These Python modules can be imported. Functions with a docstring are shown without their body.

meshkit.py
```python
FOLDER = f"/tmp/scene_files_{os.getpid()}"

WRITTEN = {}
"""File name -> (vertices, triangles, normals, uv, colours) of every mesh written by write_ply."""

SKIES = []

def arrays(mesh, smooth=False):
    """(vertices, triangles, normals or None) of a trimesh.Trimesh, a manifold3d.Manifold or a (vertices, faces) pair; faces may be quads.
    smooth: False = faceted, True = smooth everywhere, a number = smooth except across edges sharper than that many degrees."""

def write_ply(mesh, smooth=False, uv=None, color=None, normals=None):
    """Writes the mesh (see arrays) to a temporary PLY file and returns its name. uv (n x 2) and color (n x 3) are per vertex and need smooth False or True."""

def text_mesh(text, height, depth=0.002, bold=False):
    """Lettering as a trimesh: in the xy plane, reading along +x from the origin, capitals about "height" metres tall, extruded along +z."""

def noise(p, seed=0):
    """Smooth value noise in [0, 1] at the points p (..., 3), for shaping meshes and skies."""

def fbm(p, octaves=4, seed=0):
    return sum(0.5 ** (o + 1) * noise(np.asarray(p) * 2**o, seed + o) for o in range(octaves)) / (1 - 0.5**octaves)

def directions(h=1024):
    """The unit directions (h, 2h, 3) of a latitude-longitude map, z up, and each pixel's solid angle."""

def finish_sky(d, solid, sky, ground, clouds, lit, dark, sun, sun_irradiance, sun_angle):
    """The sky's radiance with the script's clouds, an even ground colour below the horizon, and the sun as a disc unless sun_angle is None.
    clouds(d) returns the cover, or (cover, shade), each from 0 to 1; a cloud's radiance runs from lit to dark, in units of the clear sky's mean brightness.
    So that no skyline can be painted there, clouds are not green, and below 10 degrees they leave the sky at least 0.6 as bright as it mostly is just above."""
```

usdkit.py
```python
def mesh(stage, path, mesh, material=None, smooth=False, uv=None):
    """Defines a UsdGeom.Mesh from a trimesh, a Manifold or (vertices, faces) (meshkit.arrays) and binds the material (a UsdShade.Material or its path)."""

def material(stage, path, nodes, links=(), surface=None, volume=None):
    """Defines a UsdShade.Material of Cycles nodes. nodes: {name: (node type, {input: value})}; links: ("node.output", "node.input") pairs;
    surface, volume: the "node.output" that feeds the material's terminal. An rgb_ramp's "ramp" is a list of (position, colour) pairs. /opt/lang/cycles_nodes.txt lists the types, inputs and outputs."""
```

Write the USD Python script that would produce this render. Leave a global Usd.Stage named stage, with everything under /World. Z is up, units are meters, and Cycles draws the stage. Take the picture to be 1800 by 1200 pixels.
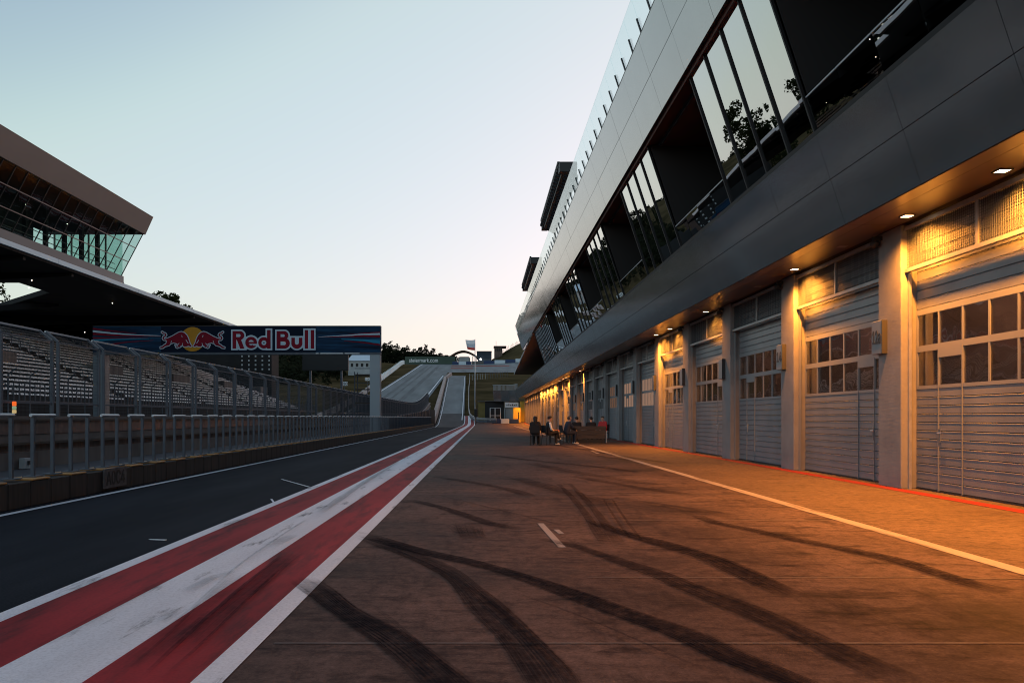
import math, random
import numpy as np
import trimesh
import manifold3d as m3
from shapely import affinity
from shapely.geometry import Polygon, Point, LineString, box as sbox
from shapely.ops import unary_union
import usdkit, meshkit
from pxr import Usd, UsdGeom, UsdLux, UsdShade, Sdf, Gf

stage = Usd.Stage.CreateInMemory()
UsdGeom.SetStageUpAxis(stage, "Z")
UsdGeom.SetStageMetersPerUnit(stage, 1.0)
UsdGeom.Xform.Define(stage, "/World")
rng = np.random.default_rng(7)
random.seed(7)

# ------------------------------------------------------------------ camera, sky, sun
H = 1.3
cam = UsdGeom.Camera.Define(stage, "/World/camera")
cam.AddTranslateOp().Set(Gf.Vec3d(0, 0, H))
cam.AddRotateXOp().Set(90.0)
cam.CreateHorizontalApertureAttr(36.0)
cam.CreateVerticalApertureAttr(23.977)
cam.CreateFocalLengthAttr(28.0)
cam.CreateHorizontalApertureOffsetAttr(1.02)
cam.CreateVerticalApertureOffsetAttr(2.66)
cam.CreateClippingRangeAttr(Gf.Vec2f(0.05, 6000))
cam.CreateExposureAttr(0.0)

SUN_ELEV, SUN_ROT = math.radians(4.0), math.radians(35.0)
SKY_STRENGTH = 0.10
SKY_TONE = ((5.50, 0.420, 4.85, 1.35), (6.50, 0.275, 4.40, 1.35), (6.25, 0.430, 4.55, 1.05))   # one tone curve for the whole sky: gain and power of the bright end, then of the steeper dark end
SUN_INTENSITY = 0.05
dome = UsdLux.DomeLight.Define(stage, "/World/sky")
dome.GetPrim().SetCustomDataByKey("kind", "structure")
_n = {"sky": ("sky_texture", {"sky_type": "single_scattering", "sun_disc": False, "sun_elevation": SUN_ELEV, "sun_rotation": SUN_ROT,
                              "altitude": 100.0, "air_density": 1.0, "aerosol_density": 2.0, "ozone_density": 1.0}),
      "sep": ("separate_color", {"color_type": "rgb"}), "com": ("combine_color", {"color_type": "rgb"}),
      "bg": ("background_shader", {"strength": SKY_STRENGTH})}
_l = [("sky.color", "sep.color"), ("com.color", "bg.color")]
for _c, (_g, _p, _d, _q) in zip("rgb", SKY_TONE):
    _n["pow_" + _c] = ("math", {"math_type": "power", "value2": _p})
    _n["gain_" + _c] = ("math", {"math_type": "multiply", "value2": _g})
    _n["pow_dark_" + _c] = ("math", {"math_type": "power", "value2": _q})
    _n["gain_dark_" + _c] = ("math", {"math_type": "multiply", "value2": _d})
    _n["low_" + _c] = ("math", {"math_type": "smoothmin", "value3": 0.8})
    _l += [("sep." + _c, f"pow_{_c}.value1"), (f"pow_{_c}.value", f"gain_{_c}.value1"), ("sep." + _c, f"pow_dark_{_c}.value1"), (f"pow_dark_{_c}.value", f"gain_dark_{_c}.value1"),
           (f"gain_{_c}.value", f"low_{_c}.value1"), (f"gain_dark_{_c}.value", f"low_{_c}.value2")] + ([(f"low_{_c}.value", "com." + _c)] if _c != "b" else [])
_n["pale"] = ("math", {"math_type": "multiply", "value2": 0.90})        # keeps the low sky pale peach instead of yellow, all the way round
_n["blue"] = ("math", {"math_type": "smoothmax", "value3": 0.6})
_l += [("low_g.value", "pale.value1"), ("pale.value", "blue.value1"), ("low_b.value", "blue.value2"), ("blue.value", "com.b")]
sky_mat = usdkit.material(stage, "/World/Looks/dusk_sky", _n, _l, surface="bg.background")
UsdShade.MaterialBindingAPI.Apply(dome.GetPrim()).Bind(sky_mat)
sun = UsdLux.DistantLight.Define(stage, "/World/sun")
sun.CreateIntensityAttr(SUN_INTENSITY)
sun.CreateAngleAttr(4.0)
sun.CreateNormalizeAttr(True)
sun.CreateColorAttr(Gf.Vec3f(1.0, 0.78, 0.6))
sd = np.array([math.sin(SUN_ROT) * math.cos(SUN_ELEV), math.cos(SUN_ROT) * math.cos(SUN_ELEV), math.sin(SUN_ELEV)])
rotm = Gf.Rotation(Gf.Vec3d(0, 0, 1), Gf.Vec3d(*sd))
sun.AddTransformOp().Set(Gf.Matrix4d(rotm, Gf.Vec3d(0, 0, 0)))

# ------------------------------------------------------------------ helpers
used = {}


def numbered(parent, name):
    k = (parent, name)
    n = used.get(k, 0)
    used[k] = n + 1
    return name if n == 0 else f"{name}_{n:03d}"


def tag(p, label=None, cat=None, group=None, kind=None):
    for key, v in (("label", label), ("category", cat), ("group", group), ("kind", kind)):
        if v:
            p.SetCustomDataByKey(key, v)


def thing(name, label=None, cat=None, group=None, kind=None, loc=(0, 0, 0), rz=0):
    path = "/World/" + numbered("/World", name)
    x = UsdGeom.Xform.Define(stage, path)
    if loc != (0, 0, 0):
        x.AddTranslateOp().Set(Gf.Vec3d(*loc))
    if rz:
        x.AddRotateZOp().Set(rz)
    tag(x.GetPrim(), label, cat, group, kind)
    return path


def part_group(parent, name, label=None):
    path = parent + "/" + numbered(parent, name)
    x = UsdGeom.Xform.Define(stage, path)
    tag(x.GetPrim(), label)
    return path


def obj(name, mesh, mat, parent="/World", label=None, cat=None, group=None, kind=None, smooth=False, uv=None):
    if isinstance(mesh, MB):
        mesh = mesh.arrays()
    path = parent + "/" + numbered(parent, name)
    m = usdkit.mesh(stage, path, mesh, mat, smooth, uv)
    tag(m.GetPrim(), label, cat, group, kind)
    return path


class MB:
    def __init__(s):
        s.v, s.f, s.n = [], [], 0

    def add(s, v, f):
        v = np.asarray(v, float)
        f = np.asarray(f, int)
        if f.shape[1] == 4:
            f = np.vstack([f[:, [0, 1, 2]], f[:, [0, 2, 3]]])
        s.v.append(v)
        s.f.append(f + s.n)
        s.n += len(v)
        return s

    def hexa(s, c):
        """8 corners: bottom ring 0-3, top ring 4-7"""
        return s.add(c, [[3, 2, 1, 0], [4, 5, 6, 7], [0, 1, 5, 4], [1, 2, 6, 5], [2, 3, 7, 6], [3, 0, 4, 7]])

    def box(s, x0, x1, y0, y1, z0, z1):
        return s.hexa([(x0, y0, z0), (x1, y0, z0), (x1, y1, z0), (x0, y1, z0), (x0, y0, z1), (x1, y0, z1), (x1, y1, z1), (x0, y1, z1)])

    def cham(s, x0, x1, y0, y1, z0, z1, c):
        """box with all edges chamfered (hull)"""
        pts = []
        for x, y, z in ((x0, y0, z0), (x0, y0, z1), (x0, y1, z0), (x0, y1, z1), (x1, y0, z0), (x1, y0, z1), (x1, y1, z0), (x1, y1, z1)):
            dx, dy, dz = (c if x == x0 else -c), (c if y == y0 else -c), (c if z == z0 else -c)
            pts += [(x + dx, y + dy, z), (x + dx, y, z + dz), (x, y + dy, z + dz)]
        h = trimesh.convex.convex_hull(np.array(pts))
        return s.add(h.vertices, h.faces)

    def bar(s, p, q, w, d=None, up=(0, 0, 1)):
        p, q = np.array(p, float), np.array(q, float)
        d = w if d is None else d
        t = q - p
        t /= np.linalg.norm(t)
        up = np.array(up, float)
        if abs(t @ up) > 0.98:
            up = np.array([0, 1.0, 0])
        a = np.cross(t, up)
        a /= np.linalg.norm(a)
        b = np.cross(a, t)
        c = [(-w / 2, -d / 2), (w / 2, -d / 2), (w / 2, d / 2), (-w / 2, d / 2)]
        return s.hexa([p + a * x + b * y for x, y in c] + [q + a * x + b * y for x, y in c])

    def tube(s, pts, r, n=6):
        pts = np.asarray(pts, float)
        t = np.gradient(pts, axis=0)
        t /= np.linalg.norm(t, axis=1, keepdims=True)
        ref = np.array([0, 0, 1.0]) if abs(t[0][2]) < 0.9 else np.array([1.0, 0, 0])
        a = np.cross(t, ref)
        bad = np.linalg.norm(a, axis=1) < 1e-3
        if bad.any():
            a[bad] = np.cross(t[bad], np.array([0, 1.0, 0]))
        a /= np.linalg.norm(a, axis=1, keepdims=True)
        b = np.cross(a, t)
        r = np.broadcast_to(r, (len(pts),))
        an = np.arange(n) * 2 * np.pi / n
        v = pts[:, None] + r[:, None, None] * (np.cos(an)[None, :, None] * a[:, None] + np.sin(an)[None, :, None] * b[:, None])
        f = []
        for i in range(len(pts) - 1):
            for j in range(n):
                f.append([i * n + j, i * n + (j + 1) % n, (i + 1) * n + (j + 1) % n, (i + 1) * n + j])
        v = list(v.reshape(-1, 3)) + [pts[0], pts[-1]]
        k = len(pts) * n
        tri = np.array(f)
        tri = np.vstack([tri[:, [0, 1, 2]], tri[:, [0, 2, 3]]])
        caps = [[k, (j + 1) % n, j] for j in range(n)] + [[k + 1, (len(pts) - 1) * n + j, (len(pts) - 1) * n + (j + 1) % n] for j in range(n)]
        return s.add(v, np.vstack([tri, caps]))

    def poly(s, shape, depth, T):
        """extrude a shapely shape (u,v) by depth; T maps (n,3) local to world"""
        for g in getattr(shape, "geoms", [shape]):
            if g.area < 1e-7:
                continue
            m = trimesh.creation.extrude_polygon(g, depth, engine="earcut")
            s.add(T(np.array(m.vertices)), m.faces)
        return s

    def mesh(s, m):
        return s.add(m.vertices, m.faces)

    def arrays(s):
        return np.vstack(s.v), np.vstack(s.f)


def sheet(x0, x1, ys, zf, z_off, x_div=1):
    """draped sheet; x0,x1 may be functions of y"""
    ys = np.asarray(ys, float)
    fx0 = x0 if callable(x0) else (lambda y: x0)
    fx1 = x1 if callable(x1) else (lambda y: x1)
    v, f = [], []
    for y in ys:
        for k in range(x_div + 1):
            x = fx0(y) + (fx1(y) - fx0(y)) * k / x_div
            v.append((x, y, zf(x, y) + z_off))
    n = x_div + 1
    for i in range(len(ys) - 1):
        for k in range(x_div):
            f.append([i * n + k, i * n + k + 1, (i + 1) * n + k + 1, (i + 1) * n + k])
    return np.array(v), np.array(f)


def ground_pt(px, py):
    y = 1400 * H / (py - 733.0)
    return (px - 849.0) * y / 1400, y


# ------------------------------------------------------------------ materials
def M(name, c1, c2=None, scale=3.0, rough=0.6, metallic=0.0, bump=0.0, bscale=40.0, spec=0.3, detail=5.0, stretch=(1, 1, 1), lo=0.35, hi=0.68, r2=None, extra=None):
    nodes = {"geo": ("geometry", {}), "map": ("mapping", {"scale": stretch}),
             "p": ("principled_bsdf", {"base_color": c1, "roughness": rough, "metallic": metallic, "specular_ior_level": spec, **(extra or {})})}
    links = [("geo.position", "map.vector")]
    if c2 is not None:
        nodes["n"] = ("noise_texture", {"scale": scale, "detail": detail, "roughness": 0.6})
        nodes["r"] = ("rgb_ramp", {"ramp": [(lo, c1), (hi, c2)]})
        links += [("map.vector", "n.vector"), ("n.fac", "r.fac"), ("r.color", "p.base_color")]
        if r2 is not None:
            nodes["rr"] = ("map_range", {"from_min": lo, "from_max": hi, "to_min": rough, "to_max": r2, "clamp": True})
            links += [("n.fac", "rr.value"), ("rr.result", "p.roughness")]
    if bump:
        nodes["bn"] = ("noise_texture", {"scale": bscale, "detail": 4.0})
        nodes["b"] = ("bump", {"strength": bump, "distance": 0.02})
        links += [("map.vector", "bn.vector"), ("bn.fac", "b.height"), ("b.normal", "p.normal")]
    return usdkit.material(stage, "/World/Looks/" + name, nodes, links, surface="p.BSDF")


def emit(name, color, strength):
    return usdkit.material(stage, "/World/Looks/" + name, {"e": ("emission", {"color": color, "strength": strength})}, [], surface="e.emission")


def glass(name, tint, refl, rough=0.0, wave=0.0, wscale=0.6, grazing=1.0):
    """see-through pane: tinted transparency mixed with a mirror by fresnel plus a constant coating share"""
    nodes = {"t": ("transparent_bsdf", {"color": tint}), "g": ("glossy_bsdf", {"color": (0.93, 0.96, 0.97), "roughness": rough}),
             "f": ("layer_weight", {"blend": 0.5}), "q": ("math", {"math_type": "power", "value2": 5.0}), "k": ("math", {"math_type": "multiply", "value2": 0.9 * grazing}),
             "a": ("math", {"math_type": "add", "value2": refl + 0.04 * grazing, "use_clamp": True}), "m": ("mix_closure", {}), "geo": ("geometry", {})}
    links = [("f.facing", "q.value1"), ("q.value", "k.value1"), ("k.value", "a.value1"), ("a.value", "m.fac"), ("t.BSDF", "m.closure1"), ("g.BSDF", "m.closure2")]
    if wave:
        nodes["n"] = ("noise_texture", {"scale": wscale, "detail": 1.0})
        nodes["b"] = ("bump", {"strength": wave, "distance": 0.1})
        links += [("geo.position", "n.vector"), ("n.fac", "b.height"), ("b.normal", "g.normal")]
    return usdkit.material(stage, "/World/Looks/" + name, nodes, links, surface="m.closure")


# apron: stained brown concrete
mat_apron = usdkit.material(stage, "/World/Looks/stained_concrete", {
    "geo": ("geometry", {}),
    "n1": ("noise_texture", {"scale": 0.33, "detail": 7.0, "roughness": 0.62}),
    "r1": ("rgb_ramp", {"ramp": [(0.34, (0.034, 0.0235, 0.0205)), (0.50, (0.082, 0.056, 0.047)), (0.66, (0.124, 0.087, 0.073))]}),
    "n2": ("noise_texture", {"scale": 9.0, "detail": 8.0, "roughness": 0.75}),
    "r2": ("rgb_ramp", {"ramp": [(0.30, (0.45, 0.45, 0.47)), (0.50, (0.95, 0.95, 0.95)), (0.70, (1.4, 1.4, 1.4))]}),
    "mul1": ("mix", {"mix_type": "multiply", "fac": 1.0}),
    "mp3": ("mapping", {"scale": (0.7, 2.2, 1.0), "rotation": (0.0, 0.0, 0.18)}),
    "n3": ("noise_texture", {"scale": 1.5, "detail": 9.0, "roughness": 0.74}),
    "r3": ("rgb_ramp", {"ramp": [(0.37, (0.30, 0.30, 0.33)), (0.47, (1.0, 1.0, 1.0))]}),
    "mul2": ("mix", {"mix_type": "multiply", "fac": 0.85}),
    "mp4": ("mapping", {"scale": (1.0, 0.25, 1.0), "rotation": (0.0, 0.0, -0.1)}),
    "n4": ("noise_texture", {"scale": 2.8, "detail": 9.0, "roughness": 0.72}),
    "r4": ("rgb_ramp", {"ramp": [(0.36, (0.45, 0.45, 0.47)), (0.46, (1.0, 1.0, 1.0))]}),
    "mul3": ("mix", {"mix_type": "multiply", "fac": 0.7}),
    "n6": ("noise_texture", {"scale": 48.0, "detail": 4.0, "roughness": 0.8}), "r6": ("rgb_ramp", {"ramp": [(0.30, (0.62, 0.62, 0.63)), (0.5, (1.0, 1.0, 1.0)), (0.72, (1.5, 1.5, 1.48))]}),
    "mul4": ("mix", {"mix_type": "multiply", "fac": 0.8}),
    "n5": ("noise_texture", {"scale": 160.0, "detail": 2.0}),
    "b": ("bump", {"strength": 0.35, "distance": 0.01}),
    "rg": ("map_range", {"from_min": 0.3, "from_max": 0.7, "to_min": 0.62, "to_max": 0.85, "clamp": True}),
    "p": ("principled_bsdf", {"specular_ior_level": 0.04}),
}, [("geo.position", "n1.vector"), ("geo.position", "n2.vector"), ("n1.fac", "r1.fac"), ("n2.fac", "r2.fac"), ("r1.color", "mul1.color1"), ("r2.color", "mul1.color2"),
    ("geo.position", "mp3.vector"), ("mp3.vector", "n3.vector"), ("n3.fac", "r3.fac"), ("mul1.color", "mul2.color1"), ("r3.color", "mul2.color2"),
    ("geo.position", "mp4.vector"), ("mp4.vector", "n4.vector"), ("n4.fac", "r4.fac"), ("mul2.color", "mul3.color1"), ("r4.color", "mul3.color2"),
    ("geo.position", "n5.vector"), ("n5.fac", "b.height"), ("b.normal", "p.normal"), ("n1.fac", "rg.value"), ("rg.result", "p.roughness"), ("geo.position", "n6.vector"), ("n6.fac", "r6.fac"), ("mul3.color", "mul4.color1"), ("r6.color", "mul4.color2"), ("mul4.color", "p.base_color")], surface="p.BSDF")

mat_forecourt = usdkit.material(stage, "/World/Looks/clean_concrete", {
    "geo": ("geometry", {}),
    "n1": ("noise_texture", {"scale": 0.33, "detail": 7.0, "roughness": 0.62}),
    "r1": ("rgb_ramp", {"ramp": [(0.30, (0.074, 0.052, 0.037)), (0.52, (0.100, 0.072, 0.052)), (0.72, (0.122, 0.088, 0.064))]}),
    "n2": ("noise_texture", {"scale": 9.0, "detail": 8.0, "roughness": 0.75}),
    "r2": ("rgb_ramp", {"ramp": [(0.30, (0.45, 0.45, 0.47)), (0.50, (0.95, 0.95, 0.95)), (0.70, (1.4, 1.4, 1.4))]}),
    "mul1": ("mix", {"mix_type": "multiply", "fac": 1.0}),
    "mp3": ("mapping", {"scale": (0.7, 2.2, 1.0), "rotation": (0.0, 0.0, 0.18)}),
    "n3": ("noise_texture", {"scale": 1.5, "detail": 9.0, "roughness": 0.74}),
    "r3": ("rgb_ramp", {"ramp": [(0.37, (0.30, 0.30, 0.33)), (0.47, (1.0, 1.0, 1.0))]}),
    "mul2": ("mix", {"mix_type": "multiply", "fac": 0.45}),
    "mp4": ("mapping", {"scale": (1.0, 0.25, 1.0), "rotation": (0.0, 0.0, -0.1)}),
    "n4": ("noise_texture", {"scale": 2.8, "detail": 9.0, "roughness": 0.72}),
    "r4": ("rgb_ramp", {"ramp": [(0.36, (0.45, 0.45, 0.47)), (0.46, (1.0, 1.0, 1.0))]}),
    "mul3": ("mix", {"mix_type": "multiply", "fac": 0.3}),
    "n6": ("noise_texture", {"scale": 48.0, "detail": 4.0, "roughness": 0.8}), "r6": ("rgb_ramp", {"ramp": [(0.30, (0.62, 0.62, 0.63)), (0.5, (1.0, 1.0, 1.0)), (0.72, (1.5, 1.5, 1.48))]}),
    "mul4": ("mix", {"mix_type": "multiply", "fac": 0.8}),
    "n5": ("noise_texture", {"scale": 160.0, "detail": 2.0}),
    "b": ("bump", {"strength": 0.35, "distance": 0.01}),
    "rg": ("map_range", {"from_min": 0.3, "from_max": 0.7, "to_min": 0.62, "to_max": 0.85, "clamp": True}),
    "p": ("principled_bsdf", {"specular_ior_level": 0.04}),
}, [("geo.position", "n1.vector"), ("geo.position", "n2.vector"), ("n1.fac", "r1.fac"), ("n2.fac", "r2.fac"), ("r1.color", "mul1.color1"), ("r2.color", "mul1.color2"),
    ("geo.position", "mp3.vector"), ("mp3.vector", "n3.vector"), ("n3.fac", "r3.fac"), ("mul1.color", "mul2.color1"), ("r3.color", "mul2.color2"),
    ("geo.position", "mp4.vector"), ("mp4.vector", "n4.vector"), ("n4.fac", "r4.fac"), ("mul2.color", "mul3.color1"), ("r4.color", "mul3.color2"),
    ("geo.position", "n5.vector"), ("n5.fac", "b.height"), ("b.normal", "p.normal"), ("n1.fac", "rg.value"), ("rg.result", "p.roughness"), ("geo.position", "n6.vector"), ("n6.fac", "r6.fac"), ("mul3.color", "mul4.color1"), ("r6.color", "mul4.color2"), ("mul4.color", "p.base_color")], surface="p.BSDF")

mat_asphalt = usdkit.material(stage, "/World/Looks/pit_lane_asphalt", {
    "geo": ("geometry", {}), "mp": ("mapping", {"scale": (1.0, 0.16, 1.0)}),
    "n1": ("noise_texture", {"scale": 0.9, "detail": 8.0, "roughness": 0.65}), "r1": ("rgb_ramp", {"ramp": [(0.32, (0.0088, 0.0112, 0.0150)), (0.68, (0.0200, 0.0238, 0.0300))]}),
    "n2": ("noise_texture", {"scale": 55.0, "detail": 4.0, "roughness": 0.8}), "r2": ("rgb_ramp", {"ramp": [(0.30, (0.55, 0.55, 0.56)), (0.5, (1.0, 1.0, 1.0)), (0.72, (1.7, 1.7, 1.68))]}),
    "m": ("mix", {"mix_type": "multiply", "fac": 0.9}), "b": ("bump", {"strength": 0.3, "distance": 0.01}), "p": ("principled_bsdf", {"roughness": 0.85, "specular_ior_level": 0.03}),
}, [("geo.position", "mp.vector"), ("mp.vector", "n1.vector"), ("n1.fac", "r1.fac"), ("geo.position", "n2.vector"), ("n2.fac", "r2.fac"), ("r1.color", "m.color1"), ("r2.color", "m.color2"),
    ("n2.fac", "b.height"), ("b.normal", "p.normal"), ("m.color", "p.base_color")], surface="p.BSDF")
mat_track = M("track_asphalt", (0.034, 0.052, 0.060), (0.092, 0.120, 0.128), scale=0.3, rough=0.7, stretch=(1, 0.10, 1), detail=9, spec=0.15, lo=0.3, hi=0.7)
mat_trackmark = M("track_tyre_band", (0.035, 0.050, 0.057), (0.070, 0.090, 0.098), scale=0.5, rough=0.75, stretch=(1, 0.06, 1), detail=9, spec=0.1)
mat_exit = M("exit_asphalt", (0.020, 0.022, 0.025), (0.040, 0.043, 0.046), scale=0.5, rough=0.8, stretch=(1, 0.2, 1), detail=9, spec=0.08)
mat_lane = M("service_lane_asphalt", (0.028, 0.033, 0.040), (0.045, 0.050, 0.058), scale=1.0, rough=0.8, detail=7)


def paint(name, c, dirt, lo, hi, fac):
    return usdkit.material(stage, "/World/Looks/" + name, {
        "geo": ("geometry", {}),
        "mp": ("mapping", {"scale": (2.6, 0.42, 1.0), "rotation": (0.0, 0.0, 0.06)}),
        "n": ("noise_texture", {"scale": 1.2, "detail": 9.0, "roughness": 0.72}),
        "r": ("rgb_ramp", {"ramp": [(lo, dirt), (hi, c)]}),
        "mp2": ("mapping", {"scale": (5.0, 0.7, 1.0), "rotation": (0.0, 0.0, 0.1)}),
        "n2": ("noise_texture", {"scale": 0.5, "detail": 4.0}),
        "r2": ("rgb_ramp", {"ramp": [(0.40, (0.62, 0.62, 0.63)), (0.6, (1.0, 1.0, 1.0))]}),
        "n3": ("noise_texture", {"scale": 55.0, "detail": 5.0, "roughness": 0.8}),
        "r3": ("rgb_ramp", {"ramp": [(0.35, (0.72, 0.72, 0.72)), (0.55, (1.0, 1.0, 1.0))]}),
        "m1": ("mix", {"mix_type": "multiply", "fac": fac}),
        "m2": ("mix", {"mix_type": "multiply", "fac": 0.8}),
        "b": ("bump", {"strength": 0.25, "distance": 0.01}),
        "p": ("principled_bsdf", {"roughness": 0.75, "specular_ior_level": 0.1}),
    }, [("geo.position", "mp.vector"), ("mp.vector", "n.vector"), ("n.fac", "r.fac"), ("geo.position", "mp2.vector"), ("mp2.vector", "n2.vector"), ("n2.fac", "r2.fac"),
        ("geo.position", "n3.vector"), ("n3.fac", "r3.fac"), ("r.color", "m1.color1"), ("r2.color", "m1.color2"), ("m1.color", "m2.color1"), ("r3.color", "m2.color2"),
        ("n3.fac", "b.height"), ("b.normal", "p.normal"), ("m2.color", "p.base_color")], surface="p.BSDF")


mat_white_paint = paint("white_line_paint", (0.68, 0.70, 0.72), (0.09, 0.095, 0.10), 0.33, 0.43, 0.30)
mat_red_paint = paint("red_line_paint", (0.30, 0.022, 0.027), (0.075, 0.017, 0.020), 0.32, 0.52, 0.75)
mat_red_edge = paint("red_edge_paint", (0.17, 0.016, 0.012), (0.08, 0.02, 0.014), 0.3, 0.4, 0.4)
mat_worn_line = paint("worn_line_paint", (0.30, 0.27, 0.25), (0.13, 0.10, 0.08), 0.36, 0.48, 0.5)
mat_joint = M("worn_joint_line", (0.13, 0.11, 0.10), (0.06, 0.045, 0.04), scale=3, rough=0.8)
mat_skid = usdkit.material(stage, "/World/Looks/tyre_rubber_mark", {
    "uv": ("uvmap", {"attribute": "st"}), "s": ("separate_xyz", {}),
    "k": ("math", {"math_type": "pingpong", "value2": 0.5}),
    "e": ("map_range", {"from_min": 0.0, "from_max": 0.09, "to_min": 0.0, "to_max": 1.0, "clamp": True, "range_type": "smoothstep"}),
    "mp": ("mapping", {"scale": (0.35, 16.0, 1.0)}), "n": ("noise_texture", {"scale": 1.3, "detail": 8.0, "roughness": 0.75}),
    "nr": ("map_range", {"from_min": 0.38, "from_max": 0.58, "to_min": 0.12, "to_max": 1.0, "clamp": True}),
    "geo": ("geometry", {}), "n2": ("noise_texture", {"scale": 14.0, "detail": 6.0, "roughness": 0.75}),
    "nr2": ("map_range", {"from_min": 0.36, "from_max": 0.56, "to_min": 0.45, "to_max": 1.0, "clamp": True}),
    "z": ("map_range", {"from_min": 0.0, "from_max": 1.0, "to_min": 0.0, "to_max": 1.0, "clamp": True}),
    "m1": ("math", {"math_type": "multiply"}), "m2": ("math", {"math_type": "multiply"}), "m3": ("math", {"math_type": "multiply"}),
    "t": ("transparent_bsdf", {}), "d": ("principled_bsdf", {"base_color": (0.0055, 0.0055, 0.0065), "roughness": 0.9, "specular_ior_level": 0.0}), "mc": ("mix_closure", {}),
    "st2": ("attribute", {"attribute": "strength"}),
}, [("uv.UV", "s.vector"), ("s.y", "k.value1"), ("k.value", "e.value"), ("uv.UV", "mp.vector"), ("mp.vector", "n.vector"), ("n.fac", "nr.value"),
    ("geo.position", "n2.vector"), ("n2.fac", "nr2.value"), ("e.result", "m1.value1"), ("nr.result", "m1.value2"), ("m1.value", "m2.value1"), ("nr2.result", "m2.value2"),
    ("m2.value", "m3.value1"), ("st2.fac", "m3.value2"), ("m3.value", "mc.fac"), ("t.BSDF", "mc.closure1"), ("d.BSDF", "mc.closure2")], surface="mc.closure")

mat_grass = M("dry_grass", (0.030, 0.025, 0.012), (0.085, 0.062, 0.032), scale=0.10, spec=0.0, rough=0.9, bump=0.5, bscale=6, detail=8)
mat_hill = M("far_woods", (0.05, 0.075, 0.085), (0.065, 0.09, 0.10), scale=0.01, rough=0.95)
mat_dark = M("dark_panel", (0.012, 0.012, 0.013), rough=0.6)
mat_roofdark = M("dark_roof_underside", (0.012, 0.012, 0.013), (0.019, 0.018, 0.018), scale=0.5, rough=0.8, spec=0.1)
mat_fascia = M("grey_metal_panel", (0.30, 0.305, 0.31), (0.34, 0.345, 0.35), scale=0.25, rough=0.11, metallic=0.9, r2=0.14)
mat_fascia_low = mat_fascia
mat_seam = M("panel_seam", (0.02, 0.02, 0.022), rough=0.7)
mat_soffit = M("brown_soffit_panel", (0.085, 0.055, 0.042), (0.10, 0.065, 0.05), scale=0.6, rough=0.28, spec=0.6)
mat_maroon = M("maroon_reveal", (0.055, 0.016, 0.012), rough=0.5)
mat_column = usdkit.material(stage, "/World/Looks/painted_masonry", {
    "geo": ("geometry", {}), "mp": ("mapping", {"scale": (6.0, 3.0, 11.0)}),
    "n": ("noise_texture", {"scale": 2.0, "detail": 3.0}), "n2": ("noise_texture", {"scale": 1.6, "detail": 7.0, "roughness": 0.65}),
    "r": ("rgb_ramp", {"ramp": [(0.3, (0.125, 0.122, 0.123)), (0.7, (0.175, 0.172, 0.172))]}),
    "b": ("bump", {"strength": 0.16, "distance": 0.015}), "p": ("principled_bsdf", {"roughness": 0.8, "specular_ior_level": 0.3}),
}, [("geo.position", "mp.vector"), ("mp.vector", "n.vector"), ("n.fac", "b.height"), ("b.normal", "p.normal"), ("geo.position", "n2.vector"), ("n2.fac", "r.fac"), ("r.color", "p.base_color")], surface="p.BSDF")
mat_door = M("grey_door_enamel", (0.105, 0.108, 0.114), (0.140, 0.143, 0.148), scale=1.4, rough=0.36, spec=0.5, detail=7, bump=0.06, bscale=30, stretch=(1, 1, 0.5))
mat_doorframe = M("door_frame_enamel", (0.14, 0.145, 0.15), rough=0.36)
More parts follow.
